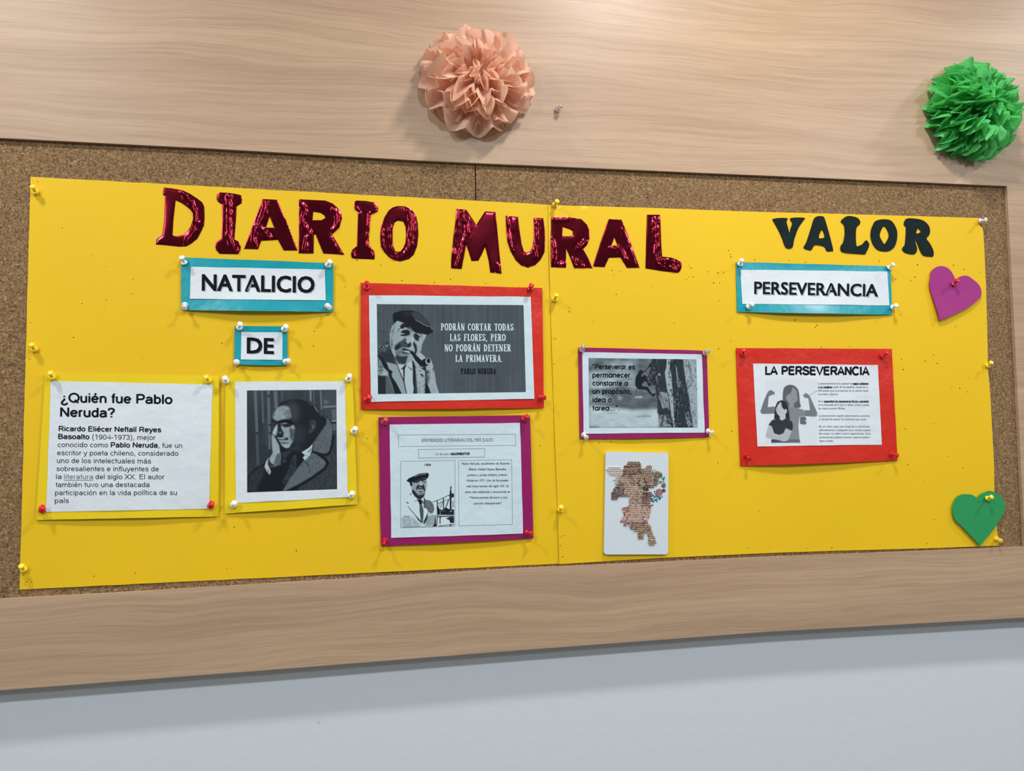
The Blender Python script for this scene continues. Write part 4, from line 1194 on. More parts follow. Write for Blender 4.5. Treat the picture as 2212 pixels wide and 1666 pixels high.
# cap
st = np.where(np.sin((c.X * 1.0 + c.Y * .35) * 3.4) > 0, .10, -.03)
c.poly(A([(303, 240), (330, 208), (430, 175), (560, 163), (660, 170), (760, 200), (830, 262), (890, 340), (950, 420), (1003, 525), (980, 550), (900, 585), (850, 572), (700, 548), (600, 450), (480, 370), (380, 340), (330, 392), (310, 330)]), .06, .4)
c.poly(A([(480, 185), (600, 180), (620, 250), (560, 300), (500, 240)]), .13, 3)
c.poly(A([(620, 200), (700, 183), (780, 215), (850, 290), (930, 410), (905, 440), (820, 395), (700, 325), (640, 265)]), .2, .8, tex=st)
c.line(A([(690, 320), (820, 396), (905, 440), (945, 430), (985, 500)]), 1.6, .55, .5)
c.line(A([(50, 205), (110, 240)]), .7, .1); c.line(A([(45, 510), (130, 525), (200, 545)]), .7, .1)
c.a += c.noise(1.0, 1.0, .01, 32)
print_picture(n, 'photograph', [(813.9, 657.1), (1130.9, 659.3), (1135.9, 847.1), (816.5, 851.7)], c, 1.3, 'slate-grey print with a person in flat cap and pipe')


def T_(s, a, b, cap):
    return place(line_stroke(s, DS, 1.0, 330), *KT([a, b]), cap)


n.text([T_('PODRÁN CORTAR TODAS', (90, 302), (2078, 310), 15.2), T_('LAS FLORES, PERO', (335, 592), (1862, 592), 15.2), T_('NO PODRÁN DETENER', (185, 876), (2012, 876), 15.2), T_('LA PRIMAVERA.', (485, 1162), (1770, 1162), 15.0)], INKW, 0.0003, label='white display lettering')
n.text([place(line_stroke('PABLO NERUDA', DS, 1.25, 330), *KT([(637, 1496), (1605, 1496)]), 12.2)], INK, 0.0003, 'signature_lettering', 'black lettering of the poster signature')

# --- literary anniversaries page
n = Notice('magenta-backed page of literary anniversaries with boxed text and a small harbour portrait', [(817.4, 901.6), (1145, 897.1), (1152.4, 1163.2), (822.7, 1180.5)], MAG, 0.0012, 0.003, 0.0, 0.002, seed=7, group='pages about the poet')
n.paper([(841.6, 917.2), (1123.5, 913.9), (1130, 1153.2), (845, 1162.3)], WHITE2)
N_EFE = n


def bt(s, a, b, cap, r=0.0, sk=0.0, K=K6):
    a, b = K([a, b]); ln = line_bfont(s)
    return bold(ln, a, b, cap, r, sk) if r else [place(ln, a, b, cap, sk)]


n.text(rect_lines(K6([(272, 322), (1630, 312), (1632, 441), (275, 456)]), .55) + rect_lines(K6([(503, 491), (1272, 479), (1272, 577), (505, 589)]), .6) +
       rect_lines(K6([(297, 628), (930, 617), (928, 1382), (297, 1400)]), .55) + rect_lines(K6([(971, 621), (1588, 608), (1595, 1360), (975, 1377)]), .55), INKG, name='box_rules', label='thin grey rules of the text boxes')
n.text(bt('EFEMÉRIDES LITERARIAS DEL MES JULIO', (545, 403), (1368, 396), 7.0), INKG, name='title_lettering')
n.text(bt('NACIMIENTOS', (880, 556), (1098, 552), 5.0, .28), name='bold_lettering')
n.text(bt('1904', (578, 684), (650, 682), 5.0, .15), name='year_lettering')
n.text(bt('12 de julio', (703, 557), (860, 554), 5.0, 0, .1), INKG, name='date_lettering')
par = []
for s, y, x0, x1 in (('Pablo Neruda, seudónimo de Ricardo', 666, 1005, 1562), ('Eliécer Neftalí Reyes Basoalto,', 732, 1088, 1525), ('político y poeta chileno, premio', 798, 1072, 1535), ('Nobel en 1971. Uno de los poetas', 862, 1065, 1545),
                     ('más importantes del siglo XX. Su', 928, 1060, 1550), ('obra más celebrada y reconocida es', 995, 1045, 1565), ('“Veinte poemas de amor y una', 1060, 1090, 1535), ('canción desesperada”.', 1127, 1145, 1475)):
    par += bt(s, (x0, y), (x1, y - 3), 4.6, .1, .25)
n.text(par, INKG, name='paragraph', label='slanted grey paragraph')
c = Canvas(862, 1008, 985, 1142, 3.6, 1.0)
E3 = crop(860, 1010, 12.34)
J = c.noise(2, 2, .12, 41)
c.poly(E3([(90, 1340), (180, 1290), (400, 1330), (560, 1450), (640, 1560), (600, 1590), (100, 1590)]), .8, 2, tex=J)
c.poly(E3([(740, 1300), (960, 1255), (985, 1560), (720, 1590)]), .72, 1.5, tex=J); c.line(E3([(160, 1300), (250, 1312), (330, 1300)]), .8, .3); c.line(E3([(130, 1590), (720, 1585)]), .8, .2)
c.poly(E3([(225, 355), (290, 290), (430, 225), (560, 165), (700, 150), (800, 148), (822, 200), (800, 270), (765, 308), (740, 270), (640, 290), (520, 350), (400, 395), (310, 405), (265, 385)]), .06, .25)
c.poly(E3([(370, 390), (480, 372), (600, 300), (745, 275), (768, 400), (755, 560), (722, 680), (690, 780), (600, 852), (520, 840), (440, 765), (372, 670), (360, 560), (368, 480)]), .72, .3, tex=c.noise(2, 2, .06, 42))
c.poly(E3([(372, 590), (440, 620), (500, 700), (530, 740), (660, 730), (700, 680), (715, 690), (690, 780), (600, 852), (520, 840), (440, 765), (375, 670)]), .14, .6)
c.poly(E3([(375, 385), (480, 372), (600, 300), (745, 275), (755, 350), (700, 330), (650, 380), (600, 350), (560, 385), (500, 400), (420, 410)]), .13, .5)
c.poly(E3([(310, 400), (375, 395), (380, 478), (345, 505), (322, 470)]), .07, .4); c.poly(E3([(345, 520), (372, 490), (368, 540)]), .6, .4)
c.poly(E3([(600, 370), (645, 400), (662, 455), (600, 480), (550, 470), (580, 430)]), .82, .3)
c.poly(E3([(540, 440), (560, 485), (660, 485), (680, 430), (705, 520), (722, 600), (700, 670), (685, 600), (690, 560), (620, 545), (530, 550), (500, 590), (488, 640), (480, 540), (520, 480)]), .12, .4)
c.poly(E3([(540, 525), (620, 530), (650, 545), (560, 545)]), .75, .3); c.poly(E3([(520, 560), (690, 560), (680, 592), (540, 588)]), .06, .3)
c.poly(E3([(540, 590), (675, 594), (660, 610), (560, 612)]), .95, .3); c.poly(E3([(555, 625), (655, 628), (640, 650), (570, 650)]), .15, .4); c.poly(E3([(530, 690), (600, 655), (690, 680), (660, 725), (560, 722)]), .55, .7)
c.line(E3([(465, 400), (530, 410)]), 1.2, .2); c.line(E3([(670, 372), (725, 380)]), 1.4, .12); c.line(E3([(665, 405), (720, 405)]), .9, .2)
c.line(E3([(430, 242), (560, 195), (745, 172)]), 1.1, .85)
c.poly(E3([(500, 862), (600, 850), (640, 880), (692, 960), (692, 978), (630, 920), (642, 992), (570, 995), (560, 940)]), .06, .3)
c.poly(E3([(572, 1000), (640, 1000), (670, 1100), (680, 1200), (665, 1480), (640, 1495), (602, 1380), (574, 1150)]), .32, .4, tex=c.noise(1, 1.4, .14, 43))
c.poly(E3([(695, 790), (720, 850), (712, 1080), (690, 1075), (686, 900)]), .06, .3); c.line(E3([(430, 915), (510, 870)]), .7, .2)
c.poly(E3([(715, 862), (850, 880), (930, 960), (968, 1100), (940, 1200), (880, 1240), (810, 1185), (760, 1090), (705, 1080)]), .46, .4, tex=c.noise(1.2, 1.2, .2, 44))
c.poly(E3([(250, 1035), (270, 1040), (480, 1290), (622, 1440), (628, 1482), (540, 1405), (450, 1275)]), .06, .3)
c.poly(E3([(680, 1535), (690, 1430), (750, 1310), (810, 1175), (770, 1390), (700, 1510)]), .1, .3); c.poly(E3([(220, 922), (292, 948), (262, 962), (228, 948)]), .06, .3)
c.poly(E3([(318, 690), (342, 700), (352, 752), (330, 735)]), .15, .4); c.line(E3([(810, 1130), (800, 1200)]), .9, .15)
c.poly(E3([(985, 1255), (1002, 1300), (1010, 1500), (1045, 1565), (915, 1588), (970, 1500)]), .08, .4)
c.poly(E3([(1030, 980), (1050, 1100), (1060, 1300), (1045, 1560), (1020, 1500), (1035, 1250)]), .35, .6, tex=J)
for pts, w_ in (([(925, 922), (1150, 840), (1400, 715)], 1.1), ([(1040, 975), (1200, 910), (1390, 838)], .9), ([(1045, 880), (1050, 1090)], 2.0), ([(1210, 820), (1212, 1130)], 2.3), ([(1402, 620), (1402, 1130)], 3.6), ([(1408, 510), (1405, 640)], 2.4), ([(1408, 450), (1408, 520)], .4),
                ([(1260, 1110), (1350, 860)], 1.9), ([(1120, 1090), (1190, 930)], 1.0), ([(1160, 900), (1060, 1080)], .6), ([(1440, 1080), (1490, 880)], .7), ([(1440, 900), (1490, 1060)], .7)):
    c.line(E3(pts), w_, .1, .25)
c.poly(E3([(1360, 740), (1430, 690), (1475, 690), (1493, 720), (1493, 792), (1430, 810), (1380, 860), (1370, 790)]), .14, .4)
c.poly(E3([(1040, 1060), (1070, 1040), (1100, 1110), (1190, 1140), (1250, 1075), (1310, 1085), (1360, 1115), (1493, 1122), (1493, 1268), (1050, 1262)]), .08, .3)
c.line(E3([(1100, 1165), (1270, 1160)]), .9, .5); c.poly(E3(arc(1412, 1168, 18, 22, 0, 350)), .9, .2); c.line(E3([(1128, 1170), (1128, 1260)]), .9, .8)
c.poly(E3([(1075, 1285), (1125, 1250), (1180, 1285)]), .85, .3)
c.line(E3([(1060, 1308), (1493, 1300)]), 2.0, .08); c.line(E3([(1118, 1300), (1122, 1500)]), 2.0, .1); c.line(E3([(1105, 1330), (1125, 1360), (1150, 1330)]), 1.2, .15)
c.poly(E3([(1285, 1355), (1390, 1320), (1493, 1318), (1493, 1480), (1390, 1480), (1365, 1400), (1300, 1375)]), .1, .5)
c.poly(E3([(1085, 1555), (1200, 1545), (1360, 1525), (1493, 1515), (1493, 1530), (1430, 1535), (1425, 1562), (1375, 1562), (1370, 1540), (1160, 1565), (1130, 1580), (1088, 1580)]), .1, .3)
c.line(E3([(1380, 1500), (1440, 1500)]), 1.2, .85)
print_picture(n, 'photograph', K6([(298, 632), (924, 622), (922, 1380), (298, 1396)]), c, 1.8, 'small high-contrast portrait of a person in flat cap and light jacket by a crane')

# --- climber page
n = Notice('magenta-backed picture of a rock climber silhouette under six lines of bold text', [(1249, 750.6), (1526.9, 757.6), (1532.1, 944.8), (1252.4, 948.6)], MAG, 0.001, 0.0024, seed=8, group='pages about perseverance')
n.paper([(1257.6, 760.6), (1516, 765.8), (1522.4, 934.7), (1260.6, 937)], WHITE2)
N_CLI = n
c = Canvas(1270, 771, 1509, 926, 3.2, 0.5)
D2 = crop(1370, 770, 10.41)
cl = c.noise(26, 14, 1, 51, 4)
c.a = 0.40 + 0.10 * cl
c.poly(KC([(285, 500), (380, 450), (560, 420), (620, 350), (760, 320), (900, 380), (980, 460), (970, 700), (800, 700), (500, 740), (285, 760)]), .62, 5, tex=.10 * cl)
c.poly(KC([(290, 760), (500, 740), (640, 740), (780, 688), (900, 750), (1080, 775), (1112, 850), (1000, 872), (1290, 872), (1290, 1030), (900, 1035), (600, 985), (290, 940)]), .32, 3.4, tex=.05 * cl)
c.poly(KC([(290, 810), (420, 780), (520, 830), (620, 880), (600, 940), (290, 930)]), .58, 4, tex=.06 * cl); c.poly(KC([(940, 850), (1060, 845), (1050, 872), (960, 868)]), .75, 1.0)
c.poly(KC([(700, 830), (780, 860), (740, 910), (690, 880)]), .55, 2.4)
c.poly(KC([(280, 990), (600, 1010), (900, 1045), (1300, 1030), (1300, 1310), (280, 1310)]), .77, 3.5, tex=.06 * cl)
c.poly(KC([(900, 1135), (1180, 1125), (1180, 1140), (1000, 1145)]), .48, 1.2); c.poly(KC([(290, 1280), (440, 1286), (420, 1302), (290, 1305)]), .42, 1); c.poly(KC([(500, 1075), (760, 1090), (600, 1102)]), .62, 2)
c.a = np.clip(c.a * 1.18 - 0.03, 0, 1)
rock = np.where(c.noise(1.5, 5, 1, 52, 2) > .42, .62, 0.0) + c.noise(2, 6, .05, 53)
c.poly(D2([(370, 55), (1400, 55), (1440, 1605), (570, 1605), (545, 1290), (520, 1280), (530, 960), (500, 900), (470, 690), (420, 625), (360, 600), (300, 500), (330, 400), (350, 300), (395, 160)]), .10, .4, tex=np.clip(rock, 0, 1) * .55)
c.poly(D2([(330, 70), (380, 70), (380, 140), (350, 160), (320, 120)]), .4, .6, tex=rock * .4)
for pl in ([(560, 60), (720, 60), (725, 200), (690, 420), (720, 700), (760, 900), (700, 800), (580, 780), (540, 500), (520, 250)], [(860, 240), (930, 240), (960, 540), (1000, 560), (1040, 720), (900, 760), (850, 600)], [(980, 80), (1100, 80), (1150, 500), (1180, 700), (1080, 640), (1000, 400)], [(390, 60), (500, 60), (500, 230), (440, 240)],
           [(480, 680), (550, 680), (555, 950), (510, 940)], [(530, 960), (560, 990), (640, 1180), (820, 1200), (830, 1330), (540, 1285)], [(1030, 1100), (1130, 1150), (1160, 1400), (1180, 1600), (1060, 1600), (1000, 1300)], [(1060, 850), (1220, 850), (1235, 1000), (1180, 1130), (1080, 1080)]):
    c.poly(D2(pl), .11, .9, tex=np.abs(c.noise(2, 7, .07, 54)))
c.poly(D2([(735, 60), (812, 60), (800, 300), (842, 430), (850, 620), (865, 760), (890, 1200), (912, 1605), (885, 1590), (830, 1300), (800, 1000), (735, 700), (700, 450), (690, 360), (722, 250)]), .74, .5, tex=np.where(c.noise(1.4, 4, 1, 55, 2) > .42, -.5, 0.0) * (c.X > 1370 + 765 / 10.41))
rt = np.where(c.noise(1.5, 5, 1, 56, 2) > .55, -.35, 0.0)
c.poly(D2([(1105, 60), (1400, 65), (1440, 1605), (1330, 1605), (1262, 1200), (1242, 950), (1195, 700), (1150, 500), (1112, 200)]), .72, .5, tex=rt)
c.poly(D2([(1210, 60), (1260, 200), (1290, 420), (1320, 560), (1280, 500), (1240, 300), (1215, 160)]), .4, .8)
c.poly(D2([(555, 790), (600, 900), (650, 1170), (790, 1150), (780, 950), (740, 820), (640, 800)]), .58, .6, tex=np.where(c.noise(1.3, 3, 1, 57, 2) > .1, -.3, .05))
c.poly(D2([(560, 1310), (800, 1335), (835, 1605), (575, 1605)]), .55, .6, tex=np.where(c.noise(1.4, 4, 1, 58, 2) > .05, -.4, .05)); c.poly(D2([(1150, 1280), (1260, 1290), (1300, 1600), (1210, 1600), (1160, 1400)]), .55, .6, tex=np.where(c.noise(1.4, 4, 1, 59, 2) > .05, -.4, .05))
c.line(D2([(560, 880), (600, 1000), (650, 1170)]), 1.6, .82); c.line(D2([(945, 240), (965, 400), (980, 540)]), 2.0, .74); c.line(D2([(510, 430), (520, 640)]), 1.2, .5); c.poly(D2([(520, 400), (580, 380), (600, 440), (560, 430)]), .7, .5)
c.poly(D2([(950, 550), (1060, 560), (1040, 700), (980, 700)]), .4, .5, tex=rock * .3)
body = D2([(38, 460), (95, 370), (108, 320), (150, 300), (190, 322), (200, 352), (280, 290), (335, 200), (372, 140), (392, 230), (330, 252), (262, 330), (180, 392), (160, 420), (165, 470), (230, 410), (272, 442), (300, 522), (330, 600), (400, 622), (340, 672), (318, 660), (290, 580), (240, 552), (200, 600), (170, 642), (190, 672), (290, 682), (335, 732), (400, 850), (482, 838), (486, 858), (440, 912), (418, 900), (330, 822), (280, 762), (200, 745), (108, 747), (58, 702), (28, 662), (24, 560)])
c.poly(body, .06, .3)
c.line(D2([(300, 480), (330, 440)]), 2.4, .08); c.poly(D2([(180, 650), (215, 650), (215, 672), (190, 668)]), .4, .3)
c.line(D2([(55, 710), (42, 860)]), .9, .1); c.line(D2([(28, 862), (10, 900)]), .9, .1)
c.a = np.clip(c.a, 0, 1) ** 0.88 + c.noise(1.0, 1.0, .012, 60)
print_picture(n, 'photograph', [(1271.3, 773.6), (1504.2, 776.5), (1507.5, 924), (1273, 924.7)], c, 1.5, 'grey print of a climber silhouetted on a rock pillar against clouds')


def g(s, a, b, cap=10.8, w=142):
    return place(line_stroke(s, GEO, w, 300), *KC([a, b]), cap)


n.text([g('“Perseverar es', (330, 452), (952, 456)), g('permanecer', (333, 573), (880, 574)), g('constante a', (334, 691), (850, 693)), g('un propósito,', (336, 810), (898, 810)), g('idea o', (336, 931), (612, 931)), g('tarea...".', (336, 1052), (725, 1052))], INK, 0.0003)

# --- perseverance explanation page
n = Notice('red-backed page headed LA PERSEVERANCIA with a drawing of two figures, one flexing both arms', [(1589.5, 752), (1926.6, 753.9), (1938.9, 995.5), (1599.3, 1007.2)], RED, 0.001, 0.0065, seed=9, group='pages about perseverance', skew=0.12)
n.paper([(1626.4, 785.7), (1896.4, 788.8), (1904.9, 960.6), (1636.4, 964.7)], WHITE)
N_LAP = n
n.text([place(line_stroke('LA PERSEVERANCIA', GEO, 182, 360), *KL([(458, 438), (1708, 445)]), 17.6)], INK)
LN = [('La perseverancia es la cualidad de seguir adelante', 555, 1690), ('y no rendirse a pesar de los desafíos, obstáculos o', 597, 1690), ('dificultades que se presentan en el camino hacia', 640, 1692), ('una meta u objetivo.', 682, 1332),
      ('Es la capacidad de mantenerse firme y persistir', 767, 1698), ('en la búsqueda de lo que se desea, incluso cuando', 810, 1702), ('las cosas se ponen difíciles.', 852, 1415),
      ('La perseverancia requiere determinación, paciencia', 940, 1707), ('y voluntad de superar los obstáculos que surjan.', 982, 1672),
      ('Es un valor que nos impulsa a continuar', 1068, 1710), ('esforzándonos y trabajando duro, incluso cuando', 1112, 1714), ('las cosas no salen como esperamos. Con', 1153, 1716), ('perseverancia, podemos alcanzar nuestros sueños y', 1197, 1716), ('lograr el éxito.', 1240, 1275)]
pc = []
for s, y, x1 in LN:
    x0 = 1089 + (y - 555) * 0.025
    pc += bt(s, (x0, y), (x1, y + (x1 - x0) * 0.002), 3.9, .04, 0, KL)
n.text(pc, INKG, name='paragraph')
n.text(rect_lines(KL([(1505, 560), (1690, 560)]), .5, False) + rect_lines(KL([(1091, 602), (1255, 602)]), .5, False) + rect_lines(KL([(1160, 773), (1698, 773)]), .5, False) +
       bt('seguir adelante', (1508, 555), (1690, 556), 3.9, .2, 0, KL) + bt('y no rendirse', (1090, 597), (1254, 598), 3.9, .2, 0, KL) + bt('capacidad de mantenerse firme y persistir', (1162, 767), (1698, 768), 3.9, .2, 0, KL), INK, 0.0003, 'underlined_words')
c = Canvas(1640, 815, 1768, 962, 3.4, 1.0)
F_ = KL
c.poly(F_([(460, 490), (1075, 490), (1075, 1270), (460, 1270)]), .975, 1)
c.poly(F_([(740, 563), (790, 566), (830, 590), (860, 640), (872, 760), (872, 835), (700, 830), (670, 760), (672, 650), (690, 590)]), .38, .3, sm=True)
c.poly(F_([(875, 945), (935, 940), (955, 975), (935, 990), (957, 1012), (940, 1038), (875, 1030)]), .42, .3)
c.poly(F_([(525, 622), (572, 650), (570, 682), (550, 678), (502, 700), (490, 830), (562, 820), (575, 905), (425, 911), (400, 885), (440, 760), (478, 672), (500, 635)]), .48, .3)
c.poly(F_([(945, 657), (990, 690), (1082, 900), (1078, 935), (1050, 943), (925, 935), (930, 865), (995, 866), (975, 722), (930, 716), (911, 688)]), .5, .3)
c.poly(F_([(560, 825), (720, 820), (800, 828), (920, 860), (925, 937), (870, 940), (855, 1050), (870, 1222), (730, 1225), (600, 1100)]), .56, .3)
c.poly(F_([(740, 600), (790, 585), (838, 635), (847, 745), (802, 790), (802, 830), (750, 832), (745, 780), (705, 725), (715, 690)]), .62, .3)
c.poly(F_([(740, 565), (790, 570), (790, 590), (765, 655), (705, 700), (692, 730), (672, 700), (685, 600)]), .38, .3)
c.line(F_([(925, 870), (920, 935)]), .6, .38)
c.poly(F_([(532, 1212), (870, 1218), (878, 1252), (532, 1254)]), .28, .3); c.poly(F_([(730, 1218), (870, 1220), (878, 1252), (730, 1252)]), .42, .3)
c.poly(F_([(655, 744), (605, 765), (578, 830), (565, 972), (640, 965), (700, 965), (755, 985), (738, 850), (710, 765)]), .14, .3)
c.poly(F_([(612, 800), (640, 765), (690, 800), (712, 850), (720, 888), (702, 910), (702, 985), (628, 988), (634, 940), (600, 905), (586, 850)]), .84, .3)
c.poly(F_([(630, 755), (690, 765), (718, 850), (690, 862), (662, 830), (650, 770)]), .14, .3); c.poly(F_(arc(706, 870, 15, 20, 0, 350)), .84, .3)
c.poly(F_([(540, 985), (620, 960), (660, 992), (702, 965), (780, 1000), (792, 1060), (780, 1112), (705, 1076), (672, 1142), (625, 1160), (565, 1142), (540, 1060), (498, 1040)]), .18, .3)
c.poly(F_([(500, 1048), (540, 1066), (560, 1146), (625, 1162), (680, 1142), (707, 1082), (780, 1112), (730, 1230), (680, 1241), (600, 1218), (482, 1200), (462, 1172)]), .78, .3)
for a_, b_, w_, v_ in (((600, 845), (608, 845), 1.3, .2), ((648, 845), (656, 845), 1.3, .2), ((598, 808), (608, 805), .6, .25), ((640, 808), (656, 812), .6, .25), ((620, 850), (612, 875), .5, .4), ((628, 888), (642, 884), .8, .15), ((765, 680), (775, 680), 1.1, .3), ((820, 680), (830, 680), 1.1, .3), ((765, 640), (782, 638), .5, .4), ((782, 728), (798, 730), .8, .25), ((635, 1170), (638, 1215), .5, .55), ((985, 685), (1085, 630), .6, .35)):
    c.line(F_([a_, b_]), w_, v_)
c.line(F_([(1085, 628), (1085, 640)]), .5, .5)
print_picture(n, 'illustration', KL([(395, 500), (1086, 500), (1086, 1262), (395, 1262)]), c, 1.9, 'grey drawing of a figure with crossed arms and a larger flexing figure behind', pap=(222, 230, 236))
# ------------------------------------------------------------------ hearts
hp = K4([(1700, 640), (1705, 590), (1730, 555), (1775, 532), (1830, 540), (1870, 570), (1900, 620), (1915, 645), (1960, 620), (2010, 615), (2060, 645), (2110, 690), (2132, 740), (2130, 790), (2095, 830), (2030, 880), (1930, 930), (1785, 992), (1770, 950), (1730, 830), (1700, 740), (1692, 680)])
hp = [p for i, p in enumerate(hp)]
heart = cutout('foam_heart', smoothpoly(hp, 3), [], lambda v: 0.0338 + 0.0030 * np.clip((v[:, 1] - 625) / 60, 0, 1) ** 1.3, 0.0024, PURP, None, step=4)
tag(heart, 'tilted purple foam heart pinned right of the PERSEVERANCIA strip', 'heart', 'foam hearts')
hg = KG([(1035, 350), (980, 300), (900, 265), (800, 258), (720, 265), (650, 300), (600, 360), (565, 440), (543, 520), (545, 640), (560, 710), (610, 800), (700, 880), (800, 985), (930, 1120), (1050, 1250), (1090, 1285), (1180, 1175), (1300, 1040), (1400, 900), (1500, 740), (1565, 620), (1583, 500), (1570, 400), (1510, 300), (1440, 250), (1350, 210), (1270, 192), (1200, 215), (1090, 270), (1060, 320)])
heart2 = cutout('foam_heart', smoothpoly(hg, 3), [], lambda v: 0.0347 + 0.0006 * np.sin((v[:, 0] - 2058) / 60), 0.0026, GRN, None, step=4)
tag(heart2, 'green foam heart overlapping the lower right corner of the yellow cardboard', 'heart', 'foam hearts')
V = []; F = []
for (x, y) in KG([(1060, 412), (1112, 487)]):
    s = len(V)
    V += [P(x + 1.4 * math.cos(a / 7 * 6.283), y + 1.0 * math.sin(a / 7 * 6.283), 0.0356) for a in range(7)]; F.append(tuple(range(s, s + 7)))
tag(mesh('pin_holes', V, F, mat('green_hole', (14, 84, 44), 0.9), heart2), 'two small pin holes near the notch', kind='stuff')

# ------------------------------------------------------------------ beaded tile
def rounded(q, r, k=6):
    out = []
    q = [np.array(p, float) for p in q]
    for i in range(4):
        a, b, c_ = q[i - 1], q[i], q[(i + 1) % 4]
        u = (a - b) / np.hypot(*(a - b)); v = (c_ - b) / np.hypot(*(c_ - b))
        for j in range(k + 1):
            t = j / k * math.pi / 2
            out.append(tuple(b + u * r * (1 - math.sin(t)) + v * r * (1 - math.cos(t))))
    return out


TD = 0.0352
tq = KB([(183, 99), (1051, 118), (1045, 1524), (158, 1526)])
tc_ = P(1375, 1085, TD)
tile = thing('beaded_tile', tc_, 'white rounded tile with a tan beaded cherub carrying flowers, below the climber picture', 'ornament')
pl = cutout('tile_plate', rounded(tq, 7.0), [], lambda v: np.full(len(v), TD), 0.0048, ENAM, tile, step=6)
bv = pl.modifiers.new('round', 'BEVEL'); bv.width = 0.0006; bv.segments = 2; bv.limit_method = 'ANGLE'
rows = {248: [(500, 640)], 272: [(485, 660)], 298: [(450, 665), (760, 810)], 320: [(230, 380), (440, 665), (740, 812)], 345: [(200, 700), (715, 810)], 370: [(215, 800)], 395: [(235, 780), (862, 930)], 417: [(255, 760), (862, 925)],
        440: [(325, 740), (868, 915)], 465: [(325, 720), (860, 915)], 490: [(300, 700), (865, 910)], 515: [(320, 690), (860, 910)], 540: [(320, 680), (845, 905)], 565: [(340, 680), (745, 880)], 592: [(320, 700), (760, 840)], 617: [(300, 680)],
        642: [(295, 670)], 667: [(270, 670), (765, 810)], 691: [(270, 815)], 715: [(270, 822), ], 740: [(270, 345), (515, 800)], 756: [(275, 335)], 766: [(515, 780)], 792: [(515, 780)], 818: [(515, 790)], 848: [(495, 800)], 876: [(415, 800)],
        904: [(415, 800)], 932: [(430, 795)], 958: [(440, 785)], 984: [(440, 780)], 1010: [(415, 775)], 1040: [(410, 760)], 1068: [(390, 755)], 1094: [(440, 760)], 1120: [(440, 465), (510, 790)], 1146: [(520, 800)], 1172: [(540, 805)],
        1198: [(580, 810)], 1222: [(630, 820)], 1247: [(635, 700), (765, 830)], 1273: [(635, 700), (775, 845)], 1300: [(640, 700), (780, 855)], 1332: [(780, 862)], 1360: [(775, 875)], 1388: [(792, 850)]}
sph = []
for a, zz in ((0.0, 1.0), (0.85, 0.55), (1.0, 0.0), (0.7, -0.6)):
    n_ = 1 if a == 0 else 7
    sph.append([(a * math.cos(k / n_ * 6.2832), a * math.sin(k / n_ * 6.2832), zz) for k in range(n_)])
BV = []; BF = []; BC = []
for y, ivs in rows.items():
    for x0, x1 in ivs:
        nb = max(1, int(round((x1 - x0) / 22.0)))
        for k in range(nb + 1):
            x = x0 + (x1 - x0) * k / nb; yy = y + random.uniform(-2, 2)
            if y < 430 and x < 430 or (y < 560 and x < 360): col = (222, 208, 196)
            elif x > 700 and y < 430: col = (170, 140, 115)
            elif x > 800 and y < 620: col = (140, 110, 84)
            elif y < 430: col = random.choice([(138, 98, 68), (98, 62, 42), (170, 128, 94)])
            elif 560 < y < 770 and x < 440: col = random.choice([(84, 52, 40), (110, 74, 58), (150, 118, 100)])
            elif y < 560: col = random.choice([(190, 150, 122), (136, 98, 72), (214, 178, 152)])
            elif y < 850: col = random.choice([(196, 156, 130), (216, 180, 154), (160, 118, 92)]) if x < 690 else random.choice([(150, 84, 70), (120, 60, 44)])
            elif y < 1075: col = random.choice([(212, 160, 140), (226, 184, 164), (160, 84, 70)]) if (x < 520 or x > 690) else random.choice([(220, 178, 158), (200, 148, 120)])
            else: col = random.choice([(168, 126, 92), (124, 86, 60), (190, 150, 114)])
            px, py = KB([(x, yy)])[0]
            cpt = P(px, py, TD + 0.0008); s = len(BV); r = 0.0013
            for ring in sph:
                for (a, b, zz) in ring:
                    BV.append(cpt + np.array([a * r * 1.15, -zz * r * 1.1, b * r * 1.12])); BC.append(lin(col))
            for k2 in range(7):
                BF.append((s, s + 1 + k2, s + 1 + (k2 + 1) % 7))
            for rg in range(2):
                o0 = s + 1 + rg * 7; o1 = o0 + 7
                for k2 in range(7):
                    BF.append((o0 + k2, o1 + k2, o1 + (k2 + 1) % 7)); BF.append((o0 + k2, o1 + (k2 + 1) % 7, o0 + (k2 + 1) % 7))
bd = mesh('beads', BV, np.array(BF), BEAD, tile, smooth=True, cols=np.array(BC))
tag(bd, 'rows of small tan and brown glass beads', kind='stuff')
# printed flowers under and beside the beads
FV = []; FF = []; FC = []


def petalblob(x, y, rx, ry, ang, col, lift):
    s = len(FV); k = 9
    for i in range(k):
        a = i / k * 6.2832; dx = rx * math.cos(a); dy = ry * math.sin(a)
        px, py = KB([(x + dx * math.cos(ang) - dy * math.sin(ang), y + dx * math.sin(ang) + dy * math.cos(ang))])[0]
        FV.append(P(px, py, TD + lift)); FC.append(lin(col))
    FF.append(tuple(range(s, s + k)))


def rose(x, y, r, c0, c1, lift):
    for ringr, nn_, sz in ((0.75, 8, 0.5), (0.45, 6, 0.42), (0.15, 3, 0.32)):
        for k in range(nn_):
            a = k / nn_ * 6.2832 + random.random()
            t = random.random(); col = tuple(c0[i] * t + c1[i] * (1 - t) for i in range(3))
            lift += 0.00002
            petalblob(x + ringr * r * math.cos(a), y + ringr * r * math.sin(a), r * sz, r * sz * .6, a + 1.57, col, lift)


def leaves(x, y, r, n_, c0, c1, lift=0.0003):
    for k in range(n_):
        t = random.random(); lift += 0.00001
        petalblob(x + random.uniform(-r, r), y + random.uniform(-r, r), r * .45, r * .17, random.uniform(0, 3.14), tuple(c0[i] * t + c1[i] * (1 - t) for i in range(3)), lift)


